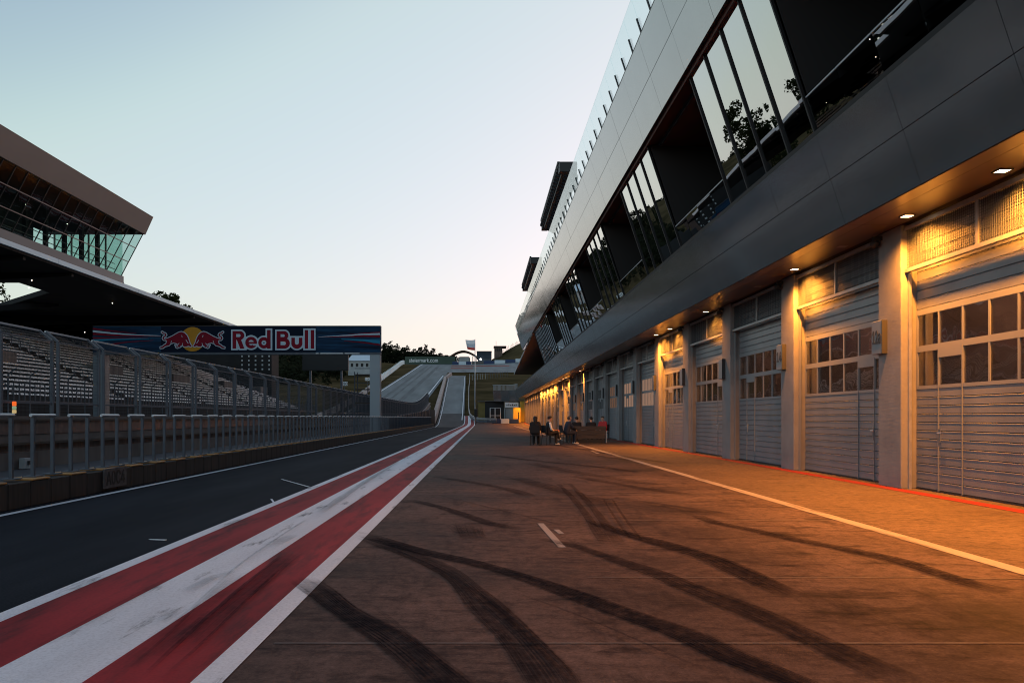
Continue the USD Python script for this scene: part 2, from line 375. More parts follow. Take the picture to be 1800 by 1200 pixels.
mat_rail_metal = M("galvanised_rail", (0.22, 0.22, 0.22), (0.28, 0.28, 0.28), scale=6, rough=0.45, metallic=0.5)
mat_black = M("black_metal", (0.015, 0.015, 0.016), rough=0.45)
mat_handle = M("brushed_handle", (0.6, 0.6, 0.6), rough=0.3, metallic=1.0)
mat_room = M("garage_room_wall", (0.16, 0.13, 0.115), (0.24, 0.20, 0.18), scale=1, rough=0.8)
mat_roomfloor = M("garage_room_floor", (0.08, 0.08, 0.08), rough=0.5)
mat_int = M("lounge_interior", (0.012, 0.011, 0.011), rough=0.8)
mat_pane = glass("garage_pane", (0.75, 0.70, 0.66), 0.08, 0.02, wave=0.08, wscale=1.6)
mat_facade_glass = glass("facade_glass", (0.10, 0.12, 0.13), 0.50, 0.0, wave=0.05, wscale=0.42)
mat_inner_glass = glass("inner_glass", (0.10, 0.11, 0.12), 0.09, 0.0, wave=0.10, wscale=0.7)
mat_rail_glass = glass("railing_glass", (0.90, 0.955, 0.955), 0.02)
mat_wing_glass = glass("tower_glass", (0.72, 0.84, 0.81), 0.0, 0.0, wave=0.10, wscale=0.5, grazing=0.8)
mat_mullion = M("dark_mullion", (0.010, 0.010, 0.011), rough=0.45, spec=0.15)
mat_lamp = emit("warm_downlight", (1.0, 0.62, 0.36), 14.0)
mat_lamp_off = M("unlit_downlight", (0.25, 0.24, 0.22), rough=0.3)
mat_spot = emit("small_white_light", (1.0, 0.92, 0.8), 6.0)
mat_room_lamp = emit("room_tube_light", (1.0, 0.56, 0.38), 40.0)
mat_lit_pane = emit("warm_lit_window", (1.0, 0.60, 0.42), 0.26)
mat_lit_pane_dim = emit("dim_lit_window", (1.0, 0.55, 0.36), 0.12)
mat_fence = M("blue_grey_steel", (0.045, 0.055, 0.070), (0.065, 0.075, 0.092), scale=4, rough=0.55, spec=0.3)
mat_fence_top = M("bright_galvanised", (0.32, 0.36, 0.40), rough=0.35, metallic=0.6)
mat_wire = M("fence_wire", (0.035, 0.042, 0.052), rough=0.6)
mat_block = M("black_kerb_block", (0.014, 0.012, 0.011), (0.034, 0.026, 0.022), scale=2.2, rough=0.7, stretch=(1, 6, 0.6), detail=7)
mat_block_top = M("yellow_block_top", (0.42, 0.20, 0.05), (0.28, 0.13, 0.04), scale=5, rough=0.6)
mat_concrete = M("grey_concrete", (0.075, 0.064, 0.062), (0.13, 0.115, 0.108), scale=0.9, rough=0.85, stretch=(1, 1, 0.25), detail=8, bump=0.2, bscale=25)
mat_wall_panel = M("brown_wall_sheet", (0.075, 0.052, 0.045), (0.125, 0.086, 0.075), scale=1.6, rough=0.14, stretch=(1, 3, 0.4), detail=7, spec=0.7)
mat_wood_wall = M("brown_board_wall", (0.06, 0.038, 0.03), (0.115, 0.075, 0.056), scale=1.3, rough=0.6, stretch=(1, 4, 0.4), detail=7)
mat_ledge = M("dark_ledge", (0.03, 0.022, 0.018), rough=0.5)
mat_beige = M("beige_barrier_concrete", (0.17, 0.135, 0.12), (0.25, 0.20, 0.18), scale=0.5, rough=0.8, detail=7)
mat_white = M("white_enamel", (0.68, 0.69, 0.70), rough=0.5)
mat_greywhite = M("grey_white_sheet", (0.24, 0.26, 0.27), (0.32, 0.335, 0.345), scale=0.6, rough=0.6)
mat_yellow = M("yellow_render", (0.48, 0.33, 0.05), (0.55, 0.38, 0.07), scale=1.2, rough=0.7)
mat_yellow_kiosk = M("yellow_kiosk_paint", (0.60, 0.42, 0.06), rough=0.5)
mat_blue = M("navy_barrier_paint", (0.012, 0.03, 0.085), rough=0.5)
mat_pale_blue = M("pale_barrier_paint", (0.40, 0.47, 0.52), rough=0.55)
mat_seat = M("pale_plastic_seat", (0.60, 0.62, 0.64), (0.72, 0.73, 0.75), scale=2.0, rough=0.45)
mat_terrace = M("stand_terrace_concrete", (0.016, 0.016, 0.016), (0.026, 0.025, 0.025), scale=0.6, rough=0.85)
mat_wing = M("brown_grey_cladding", (0.105, 0.088, 0.082), (0.125, 0.105, 0.098), scale=0.12, rough=0.55, detail=5)
mat_wing_low = M("grey_cladding", (0.07, 0.068, 0.069), rough=0.5)
mat_roof_edge = M("pale_roof_edge", (0.36, 0.46, 0.52), rough=0.6)
mat_navy = usdkit.material(stage, "/World/Looks/navy_banner", {
    "geo": ("geometry", {}), "mp": ("mapping", {"scale": (0.16, 1.0, 2.6), "rotation": (0.0, 0.05, 0.0)}),
    "n": ("noise_texture", {"scale": 1.4, "detail": 6.0, "roughness": 0.65}),
    "r": ("rgb_ramp", {"ramp": [(0.36, (0.006, 0.010, 0.020)), (0.56, (0.010, 0.035, 0.075)), (0.72, (0.02, 0.11, 0.19))]}),
    "p": ("principled_bsdf", {"roughness": 0.6, "specular_ior_level": 0.05}),
}, [("geo.position", "mp.vector"), ("mp.vector", "n.vector"), ("n.fac", "r.fac"), ("r.color", "p.base_color")], surface="p.BSDF")
mat_navy_plain = M("navy_banner_plain", (0.005, 0.009, 0.020), rough=0.6, spec=0.05)
mat_logo_red = M("logo_red", (0.15, 0.008, 0.018), rough=0.6, spec=0.05)
mat_logo_white = M("logo_pale", (0.36, 0.44, 0.50), rough=0.6, spec=0.05)
mat_logo_yellow = M("logo_yellow", (0.36, 0.17, 0.02), rough=0.6, spec=0.05)
mat_cyan = M("banner_cyan", (0.02, 0.16, 0.26), rough=0.6, spec=0.05)
mat_leaf = usdkit.material(stage, "/World/Looks/leaf", {
    "o": ("geometry", {}), "r": ("rgb_ramp", {"ramp": [(0.0, (0.020, 0.026, 0.010)), (1.0, (0.060, 0.068, 0.026))]}),
    "d": ("diffuse_bsdf", {}), "t": ("translucent_bsdf", {}), "m": ("mix_closure", {"fac": 0.25})},
    [("o.random_per_island", "r.fac"), ("r.color", "d.color"), ("r.color", "t.color"), ("d.BSDF", "m.closure1"), ("t.BSDF", "m.closure2")], surface="m.closure")
mat_needle = usdkit.material(stage, "/World/Looks/needle", {
    "o": ("geometry", {}), "r": ("rgb_ramp", {"ramp": [(0.0, (0.018, 0.022, 0.013)), (1.0, (0.05, 0.052, 0.028))]}),
    "d": ("diffuse_bsdf", {}), "t": ("translucent_bsdf", {}), "m": ("mix_closure", {"fac": 0.2})},
    [("o.random_per_island", "r.fac"), ("r.color", "d.color"), ("r.color", "t.color"), ("d.BSDF", "m.closure1"), ("t.BSDF", "m.closure2")], surface="m.closure")
mat_bark = M("bark", (0.045, 0.035, 0.027), (0.07, 0.055, 0.04), scale=6, rough=0.9)

# ------------------------------------------------------------------ terrain and paved ground


def zt(x, y):
    y = np.asarray(y, float)
    x = np.asarray(x, float)
    k = 8.0
    a = 0.115 * (k * np.logaddexp(0, (y - 150) / k) - k * np.logaddexp(0, (y - 385) / k)) + 0.012 * k * np.logaddexp(0, (y - 385) / k)
    m = 17.0 * np.exp(-(((x - 27) / 22) ** 2) - ((y - 455) / 45) ** 2) + 16.0 * np.exp(-(((x + 135) / 60) ** 2) - ((y - 430) / 60) ** 2)
    return a + m


def axis(*segs):
    out = []
    for a, b, s in segs:
        out += list(np.arange(a, b, s))
    return np.array(out + [segs[-1][1]], float)


gx = axis((-900, -120, 60), (-120, -40, 10), (-40, 60, 5), (60, 140, 10), (140, 900, 76))
gy = axis((-400, 80, 40), (80, 520, 5), (520, 2000, 100))
GX, GY = np.meshgrid(gx, gy)
drop = np.where(GY < 96, 0.12, 0.22)
GZ = zt(GX, GY) - drop + np.where((GX < -40) | (GX > 40) | (GY > 400), 0.5 * (meshkit.fbm(np.stack([GX / 9, GY / 9, GX * 0], -1), 3) - 0.5), 0)
nx, ny = len(gx), len(gy)
idx = np.arange(nx * ny).reshape(ny, nx)
tf = np.stack([idx[:-1, :-1], idx[:-1, 1:], idx[1:, 1:], idx[1:, :-1]], -1).reshape(-1, 4)
obj("terrain", (np.stack([GX, GY, GZ], -1).reshape(-1, 3), tf), mat_grass, kind="structure", smooth=True)

# distant wooded ridge on the far left
hv, hf = [], []
hx = np.linspace(-3200, -700, 60)
for i, x in enumerate(hx):
    t = (x + 3200) / 2500
    h = (190 * math.sin(min(1, (1 - t) * 1.6) * math.pi / 2) * min(1.0, (1 - t) * 4) + 14 * math.sin(i * 0.9) + 8 * math.sin(i * 2.3)) * (0.2 + 0.8 * min(1, (1 - t) * 3))
    hv += [(x, 1500, -5), (x, 1650, max(0, h)), (x, 2100, -5)]
for i in range(len(hx) - 1):
    for k in range(2):
        hf.append([i * 3 + k, (i + 1) * 3 + k, (i + 1) * 3 + k + 1, i * 3 + k + 1])
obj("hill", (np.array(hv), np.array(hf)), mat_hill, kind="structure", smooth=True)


def bend(y):
    """sideways drift of the pit exit beyond the end of the garages"""
    return np.where(y > 118, -0.00030 * (np.minimum(y, 165) - 118) ** 2 - np.maximum(y - 165, 0) * 0.0262, 0.0)


def exit_left(y):
    return np.where(y < 107, -6.75, np.where(y < 150, -6.75 - (y - 107) * 0.043, -8.6 - (y - 150) * 0.0295))


def exit_right(y):
    return np.where(y < 140, -2.0, np.where(y < 150, -2.0 - (y - 140) * 0.16, -3.6 - (y - 150) * 0.019))


near = np.concatenate([np.arange(-40, 96, 8), np.arange(96, 171, 3)])
far = np.arange(90, 386, 5)
pit_lane = thing("pit_lane", kind="structure")
obj("asphalt", sheet(exit_left, lambda y: -2.0, np.concatenate([np.arange(-40, 104, 8), [104]]), zt, 0.0), mat_asphalt, pit_lane)
obj("asphalt", sheet(exit_left, exit_right, np.concatenate([[104], np.arange(107, 170, 3)]), zt, 0.0, 3), mat_exit, pit_lane)
obj("exit_road", sheet(exit_left, exit_right, np.arange(167, 296, 4), zt, 0.0, 3), mat_track, pit_lane)
stripes = [(-3.20, -3.06, mat_white_paint, "white_border"), (-3.06, -2.50, mat_red_paint, "red_stripe"), (-2.50, -1.96, mat_white_paint, "white_stripe"),
           (-1.96, -1.43, mat_red_paint, "red_stripe"), (-1.43, -1.275, mat_white_paint, "white_border")]
for a, b, m_, n_ in stripes:
    obj(n_, sheet(lambda y, a=a: a + bend(y), lambda y, b=b: b + bend(y), near[near < 163], zt, 0.005), m_, pit_lane)
obj("edge_line", sheet(lambda y: exit_left(y) + 0.33, lambda y: exit_left(y) + 0.45, np.concatenate([np.arange(-40, 104, 8), np.arange(104, 292, 4)]), zt, 0.006), mat_white_paint, pit_lane)
obj("edge_line", sheet(lambda y: exit_right(y) - 0.45, lambda y: exit_right(y) - 0.3, np.arange(152, 292, 4), zt, 0.006), mat_white_paint, pit_lane)
for px0, py0, px1, py1 in ((263, 948, 292, 949), (495, 842, 545, 856), (477, 877, 482, 884)):
    (xa, ya), (xb, yb) = ground_pt(px0, py0), ground_pt(px1, py1)
    obj("chalk_mark", MB().bar((xa, ya, 0.004), (xb, yb, 0.004), 0.03, 0.004), mat_white_paint, pit_lane)

pit_apron = thing("pit_apron", kind="structure")
obj("rubbered_concrete", sheet(-2.0, 4.54, np.concatenate([near[near < 148], [148]]), zt, 0.0, 2), mat_apron, pit_apron)
obj("forecourt_concrete", sheet(4.54, 7.9, np.concatenate([near[near < 148], [148]]), zt, 0.0, 2), mat_forecourt, pit_apron)
obj("white_line", sheet(4.45, 4.63, near[near < 118], zt, 0.005), mat_worn_line, pit_apron)
obj("red_line", sheet(7.30, 7.58, near[near < 147], zt, 0.005), mat_red_edge, pit_apron)
for y, xa, xb, w in ((6.46, 0.85, 3.8, 0.012), (6.40, 3.85, 7.3, 0.01), (4.58, -1.2, 7.2, 0.012), (10.0, 1.0, 4.4, 0.012), (13.4, -1.2, 7.2, 0.012)):
    obj("slab_joint", sheet(xa, xb, [y - w, y + w], zt, 0.004), mat_joint, pit_apron)
for pts, w in ((((950, 920), (988, 962)), 0.075), (((978, 931), (987, 938)), 0.06), (((1040, 792), (1052, 797)), 0.1)):
    (xa, ya), (xb, yb) = ground_pt(*pts[0]), ground_pt(*pts[1])
    obj("white_dash", MB().bar((xa, ya, 0.004), (xb, yb, 0.004), w, 0.004), mat_worn_line, pit_apron)


def skid(pxs, w0, w1, strength, z):
    P = np.array([ground_pt(*p) for p in pxs])
    d = np.r_[0, np.cumsum(np.linalg.norm(np.diff(P, axis=0), axis=1))]
    n = max(8, int(d[-1] / 0.2))
    from scipy.interpolate import PchipInterpolator
    s = np.linspace(0, d[-1], n)
    C = np.stack([PchipInterpolator(d, P[:, k])(s) for k in (0, 1)], 1)
    t = np.gradient(C, axis=0)
    t /= np.linalg.norm(t, axis=1, keepdims=True)
    nn = np.stack([-t[:, 1], t[:, 0]], 1)
    w = 0.72 * np.linspace(w0, w1, n)[:, None] * (1 + 0.10 * np.sin(s * 1.7 + z * 900) + 0.07 * np.sin(s * 4.1))[:, None]
    rows = 4
    v, uv = [], []
    for j in range(rows + 1):
        q = j / rows
        c = C + nn * w * (q - 0.5)
        v.append(np.c_[c, np.full(n, z)])
        uv.append(np.c_[s + z * 5000, np.full(n, q)])
    v, uv = np.concatenate(v), np.concatenate(uv)
    f = []
    for j in range(rows):
        for i in range(n - 1):
            f.append([j * n + i, j * n + i + 1, (j + 1) * n + i + 1, (j + 1) * n + i])
    path = obj("tyre_mark", (v, np.array(f)), mat_skid, pit_apron, uv=uv)
    fade = np.tile(np.clip(np.minimum(s / 0.8, (d[-1] - s) / 0.5), 0, 1) ** 0.7, rows + 1) * strength
    pv = UsdGeom.PrimvarsAPI(stage.GetPrimAtPath(path)).CreatePrimvar("strength", Sdf.ValueTypeNames.FloatArray, "vertex")
    pv.Set([float(x) for x in fade])


SK = [
    ([(640, 940), (740, 969), (845, 993), (950, 1025), (1037, 1056), (1125, 1088), (1200, 1114), (1305, 1163), (1410, 1205), (1500, 1260)], 0.30, 0.34, 0.97),
    ([(640, 944), (705, 969), (757, 990), (796, 1011), (827, 1039), (866, 1078), (905, 1116), (936, 1151), (972, 1200), (1000, 1250)], 0.30, 0.40, 0.8),
    ([(528, 1018), (565, 1042), (600, 1070), (635, 1092), (670, 1112), (705, 1135), (740, 1164), (785, 1205), (820, 1250)], 0.30, 0.44, 0.97),
    ([(715, 878), (775, 892), (827, 909), (873, 923), (922, 931)], 0.26, 0.30, 0.75),
    ([(936, 946), (1002, 958), (1055, 975), (1107, 993), (1160, 1011), (1200, 1028), (1270, 1056), (1340, 1084), (1410, 1116), (1515, 1165), (1600, 1205)], 0.22, 0.42, 0.8),
    ([(1040, 915), (1107, 941), (1160, 955), (1200, 967), (1252, 983), (1305, 1007), (1350, 1028), (1400, 1051)], 0.28, 0.42, 0.95),
    ([(1220, 905), (1256, 919), (1322, 932), (1375, 944), (1445, 958), (1515, 972), (1585, 988), (1655, 1011), (1707, 1027), (1775, 1044)], 0.28, 0.36, 0.9),
    ([(1440, 1045), (1470, 1060), (1500, 1075), (1540, 1095)], 0.2, 0.22, 0.45),
    ([(1600, 1050), (1660, 1075), (1720, 1105)], 0.22, 0.2, 0.4),
    ([(760, 838), (840, 850), (900, 862), (930, 873)], 0.3, 0.4, 0.55),
    ([(1000, 836), (1080, 850), (1150, 862), (1230, 872)], 0.4, 0.5, 0.5),
    ([(860, 800), (960, 812), (1060, 822), (1120, 830)], 0.5, 0.4, 0.55),
    ([(880, 775), (980, 783), (1080, 800), (1180, 815)], 0.4, 0.4, 0.4),
    ([(980, 850), (1010, 880), (1040, 920), (1066, 960)], 0.12, 0.2, 0.55),
    ([(1000, 850), (1030, 880), (1062, 920), (1090, 960)], 0.12, 0.2, 0.5),
    ([(820, 920), (826, 935), (832, 950)], 0.5, 0.5, 0.45),
    ([(1180, 1130), (1260, 1150), (1350, 1185), (1420, 1230)], 0.3, 0.4, 0.55),
]
SK += [
    ([(250, 1196), (330, 1120), (420, 1040), (500, 975)], 0.05, 0.05, 0.75), ([(285, 1198), (350, 1140), (430, 1062), (490, 1005)], 0.035, 0.035, 0.7),
    ([(215, 1190), (290, 1125), (352, 1062)], 0.03, 0.03, 0.6), ([(325, 1046), (370, 1020), (415, 1007)], 0.16, 0.12, 0.6), ([(280, 1100), (300, 1086), (325, 1076)], 0.14, 0.1, 0.75),
    ([(470, 964), (500, 950), (520, 942)], 0.25, 0.2, 0.5), ([(380, 1030), (450, 975), (540, 915)], 0.04, 0.04, 0.5), ([(230, 1180), (330, 1095), (420, 1010)], 0.3, 0.22, 0.35),
    ([(300, 1160), (370, 1095), (450, 1030), (520, 975)], 0.32, 0.22, 0.5), ([(560, 905), (640, 850), (700, 812)], 0.2, 0.15, 0.45), ([(60, 1150), (180, 1085), (300, 1020)], 0.12, 0.1, 0.35),
    ([(528, 1020), (545, 1030)], 0.10, 0.10, 0.9), ([(625, 938), (648, 943)], 0.10, 0.10, 0.9), ([(580, 990), (600, 986)], 0.12, 0.08, 0.8),
    ([(655, 958), (760, 1000), (870, 1070), (960, 1150), (1030, 1215)], 0.05, 0.05, 0.6), ([(640, 1060), (760, 1160), (800, 1200)], 0.05, 0.05, 0.5),
    ([(880, 1040), (1020, 1090), (1180, 1160), (1280, 1205)], 0.04, 0.04, 0.5), ([(760, 870), (900, 905), (1000, 930)], 0.1, 0.1, 0.45), ([(1090, 880), (1180, 892), (1300, 912)], 0.25, 0.3, 0.6),
    ([(900, 840), (1000, 868), (1080, 890)], 0.5, 0.6, 0.5), ([(930, 815), (1050, 838), (1160, 855)], 0.6, 0.5, 0.45), ([(1030, 800), (1120, 812)], 0.4, 0.4, 0.5), ([(1280, 880), (1420, 905), (1540, 925)], 0.08, 0.08, 0.4),
    ([(1300, 990), (1420, 1000), (1460, 1004)], 0.5, 0.4, 0.4), ([(880, 1010), (930, 1011)], 0.35, 0.3, 0.5), ([(840, 965), (930, 968)], 0.06, 0.06, 0.6), ([(800, 925), (835, 948)], 0.4, 0.5, 0.45),
    ([(1060, 880), (1085, 920), (1110, 955)], 0.05, 0.05, 0.6), ([(1075, 878), (1100, 918), (1128, 955)], 0.05, 0.05, 0.6)]
for i, (p, a, b, s) in enumerate(SK):
    skid(p, a, b, s, 0.0075 + 0.0007 * i)

service = thing("service_lane", kind="structure")
obj("asphalt", sheet(lambda y: -11.75, lambda y: -7.0, np.arange(-40, 113, 8), zt, -0.01), mat_lane, service)
main_track = thing("race_track", kind="structure")
ty = np.concatenate([np.arange(-40, 100, 10), np.arange(100, 386, 5)])
obj("asphalt", sheet(lambda y: -29.6, lambda y: -13.9, ty, zt, 0.0, 4), mat_track, main_track)
obj("corner_asphalt", sheet(lambda y: -13.9, lambda y: 34 + 0 * y, np.arange(315, 386, 5), zt, 0.0, 8), mat_track, main_track)
obj("edge_line", sheet(lambda y: -29.0, lambda y: -28.7, np.arange(100, 384, 5), zt, 0.02), mat_white_paint, main_track)
obj("edge_line", sheet(lambda y: -14.9, lambda y: -14.6, np.arange(100, 300, 5), zt, 0.02), mat_white_paint, main_track)
obj("kerb", sheet(lambda y: -14.0, lambda y: -4.5, [341, 345, 349], zt, 0.05), mat_red_edge, main_track)
obj("kerb", sheet(lambda y: -14.5, lambda y: 12.0, [361, 364, 367], zt, 0.05), mat_red_edge, main_track)
for d in ((-26, -24.9, 130), (-23.7, -23, 160), (-21, -19.6, 120)):
    obj("tyre_mark", sheet(lambda y, d=d: d[0], lambda y, d=d: d[1], np.arange(d[2], 370, 5), zt, 0.015), mat_trackmark, main_track)

# ------------------------------------------------------------------ pit building
AX, AS = 7.756, 0.333           # facade plane: X = AX - AS * zz, zz = height above the eye
FN = np.array([-0.949, 0.0, -0.316])


def F(y, zz, off=0.0):
    p = np.array([AX - AS * zz, y, zz + H]) + FN * off
    return p


def slab(mb, y0, y1, z0, z1, o0, o1):
    """a panel on the leaning facade between offsets o0 (inner) and o1 (outer)"""
    return mb.hexa([F(y0, z0, o0), F(y1, z0, o0), F(y1, z1, o0), F(y0, z1, o0), F(y0, z0, o1), F(y1, z0, o1), F(y1, z1, o1), F(y0, z1, o1)])


Y0, Y1, YU = -5.52, 146.5, 100.0
pit = thing("pit_building", "long grey metal pit building with leaning facade over a row of lamplit garage doors", "pit building")
S0, SM, S1, G0, G1, U0, UM, U1 = 3.50, 4.32, 5.12, 5.20, 8.36, 8.46, 9.43, 10.41
# body
body = MB()
body.box(8.0, 15.2, Y0, Y1, 4.82, 6.05)
body.box(12.5, 15.2, Y0, Y1, 6.1, 9.7)
body.box(5.6, 15.2, Y0, YU, 9.9, 11.2)
body.box(15.2, 15.5, Y0, Y1, 0, 9.7)
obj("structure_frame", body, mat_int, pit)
# backing behind the panel joints
bk = MB()
slab(bk, Y0, Y1, S0 + 0.005, S1, -0.10, -0.03)
obj("lower_backing", bk, mat_seam, pit)
bk = MB()
slab(bk, Y0, YU, U0 + 0.005, U1, -0.10, -0.03)
obj("upper_backing", bk, mat_seam, pit)
g = 0.006
for i in range(61):
    ya = Y0 + i * 2.5
    yb = min(ya + 2.5, Y1)
    for a, b in ((S0, SM), (SM, S1)):
        if yb - ya > 0.2:
            obj("lower_fascia_panel", slab(MB(), ya + g, yb - g, a + g, b - g, -0.028, rng.uniform(-0.002, 0.002)), mat_fascia_low, pit)
for i in range(43):
    ya = Y0 + i * 2.5
    yb = min(ya + 2.5, YU)
    for a, b in ((U0, UM), (UM, U1)):
        if yb - ya > 0.2:
            obj("upper_fascia_panel", slab(MB(), ya + g, yb - g, a + g, b - g, -0.028, rng.uniform(-0.002, 0.002)), mat_fascia, pit)
# rounded far end of the upper fascia: facets turning away
ends = [(YU, 0.0), (YU + 2.6, 0.35), (YU + 4.6, 1.5), (YU + 5.6, 3.2)]
for (ya, oa), (yb, ob) in zip(ends[:-1], ends[1:]):
    mb = MB()
    c = []
    for off in (0.05, 0.0):
        for (y, o, z) in ((ya, oa, U0 + (ya - YU) * 0.09), (yb, ob, U0 + (yb - YU) * 0.09), (yb, ob, U1), (ya, oa, U1)):
            q = F(y, z)
            c.append((q[0] + o + off, q[1] - off, q[2]))
    mb.hexa(c)
    obj("upper_fascia_panel", mb, mat_fascia, pit)
    gb = MB()
    c = []
    for off in (0.02, 0.0):
        for (y, o, z) in ((ya, oa, U1 + 0.02), (yb, ob, U1 + 0.02), (yb, ob, U1 + 0.96), (ya, oa, U1 + 0.96)):
            q = F(y, z)
            c.append((q[0] + o + off, q[1] - off, q[2]))
    gb.hexa(c)
    obj("balustrade_pane", gb, mat_rail_glass, pit)
# reveal strip under the upper fascia and sill ledge over the lower one
obj("head_reveal", slab(MB(), Y0, 80.0, G1, U0, -0.55, -0.10), mat_maroon, pit)
obj("sill_ledge", slab(MB(), Y0, Y1, S1 + 0.004, G0, -0.9, -0.03), mat_mullion, pit)
# terrace floor and ceiling
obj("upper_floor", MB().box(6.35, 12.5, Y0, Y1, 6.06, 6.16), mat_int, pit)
obj("upper_ceiling", MB().box(5.55, 12.5, Y0, 80, 9.72, 9.8), mat_maroon, pit)
# terrace roof running on past the glazing
ov = MB()
ov.hexa([(5.05, 80, 9.70), (12.5, 80, 9.70), (13.5, 150, 9.30), (5.9, 150, 9.30), (5.05, 80, 9.82), (12.5, 80, 9.82), (13.5, 150, 9.42), (5.9, 150, 9.42)])
obj("terrace_roof", ov, mat_maroon, pit)
for k in range(16):
    t0, t1 = k / 16 + 0.010, (k + 1) / 16 - 0.012
    p, q = np.array((5.0, 80.0, 9.78)), np.array((5.85, 150.0, 9.38))
    obj("roof_edge_trim", MB().bar(p + (q - p) * t0, p + (q - p) * t1, 0.09, 0.26), mat_greywhite, pit)
# glazing: groups of four panes, open loggias between
groups = [(4.8 + 10 * k, 9.75 + 10 * k) for k in range(0, 7)] + [(69.8, 74.75), (74.8, 79.75)]
for ga, gb_ in groups:
    step = (gb_ - ga) / 4
    for j in range(4):
        a, b = ga + j * step, ga + (j + 1) * step
        t = rng.uniform(-0.006, 0.006, 4)
        c = []
        for o in (-0.20, -0.185):
            c += [F(a + 0.02, G0, o + t[0]), F(b - 0.02, G0, o + t[1]), F(b - 0.02, G1, o + t[2]), F(a + 0.02, G1, o + t[3])]
        obj("facade_pane", MB().hexa(c), mat_facade_glass, pit)
    for j in range(5):
        y = ga + j * step
        obj("mullion", slab(MB(), y - 0.024, y + 0.024, G0, G1, -0.20, -0.145), mat_mullion, pit)
    for y in (ga - 0.03, gb_ + 0.03):   # glass returns into the loggia
        c = [F(y - 0.02, G0, -0.24), F(y + 0.02, G0, -0.24), (8.6, y + 0.02, G0 + H), (8.6, y - 0.02, G0 + H), F(y - 0.02, G1, -0.24), F(y + 0.02, G1, -0.24), (8.6, y + 0.02, G1 + H), (8.6, y - 0.02, G1 + H)]
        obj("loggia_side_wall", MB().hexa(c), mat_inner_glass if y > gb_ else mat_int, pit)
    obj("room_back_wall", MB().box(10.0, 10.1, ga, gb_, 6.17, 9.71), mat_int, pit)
logs = [(-0.2 + 10 * k, 4.75 + 10 * k) for k in range(0, 7)]
for la, lb in logs:
    n = 3
    for j in range(n):
        a, b = la + j * (lb - la) / n, la + (j + 1) * (lb - la) / n
        obj("loggia_pane", MB().box(8.60, 8.62, a + 0.02, b - 0.02, 6.17, 9.71), mat_inner_glass, pit)
        obj("loggia_mullion", MB().box(8.56, 8.66, a - 0.03, a + 0.03, 6.17, 9.71), mat_mullion, pit)
    zr = 7.14
    for j in range(4):
        a, b = la + j * (lb - la) / 4, la + (j + 1) * (lb - la) / 4
        t = rng.uniform(-0.006, 0.006, 4)
        c = []
        for o in (-0.20, -0.185):
            c += [F(a + 0.01, G0, o + t[0]), F(b - 0.01, G0, o + t[1]), F(b - 0.01, 5.84, o + t[2]), F(a + 0.01, 5.84, o + t[3])]
        obj("balustrade_glass", MB().hexa(c), mat_facade_glass, pit)
        obj("glass_top_trim", slab(MB(), a + 0.01, b - 0.01, 5.845, 5.868, -0.215, -0.17), mat_fence_top, pit)
    rl = MB().tube([(6.59, la + 0.02, zr), (6.59, lb - 0.02, zr)], 0.025)
    obj("hand_rail", rl, mat_rail_metal, pit)
    for j in range(4):
        y = la + 0.1 + j * (lb - la - 0.2) / 3
        obj("rail_post", MB().box(6.60, 6.64, y - 0.02, y + 0.02, 6.16, zr - 0.02), mat_rail_metal, pit)
for x, y, z in ((6.7, 14.27, 7.6), (6.75, 13.15, 7.65)):
    s = trimesh.creation.icosphere(1, 0.025)
    s.apply_translation((x, y, z))
    obj("table_light", MB().mesh(s), mat_lit_pane, pit)
# cafe furniture silhouettes on the near loggia
for y in (10.6, 12.0):
    f = MB()
    for k in range(6):
        f.box(7.0, 7.5, y + k * 0.09, y + k * 0.09 + 0.05, 6.60, 6.63)
    for k in range(5):
        f.box(7.5, 7.53, y, y + 0.5, 6.66 + k * 0.09, 6.72 + k * 0.09)
    for xx in (7.02, 7.48):
        for yy in (y + 0.03, y + 0.47):
            f.box(xx, xx + 0.03, yy - 0.015, yy + 0.015, 6.16, 6.6)
    obj("terrace_chair", f, mat_black, pit)
# roof edge and balustrade
obj("roof_edge", slab(MB(), Y0, YU, U1 + 0.003, U1 + 0.05, -0.12, -0.02), mat_black, pit)
obj("roof_deck", MB().box(4.85, 15.2, Y0, YU, 11.22, 11.3), mat_concrete, pit)
yb = -4.7
while yb < YU - 1.3:
    obj("balustrade_pane", slab(MB(), yb + 0.008, yb + 1.192, U1 + 0.06, U1 + 0.96, -0.075, -0.06), mat_rail_glass, pit)
    obj("balustrade_stanchion", slab(MB(), yb - 0.03, yb + 0.03, U1 + 0.055, U1 + 0.42, -0.058, -0.02), mat_black, pit)
    yb += 1.2
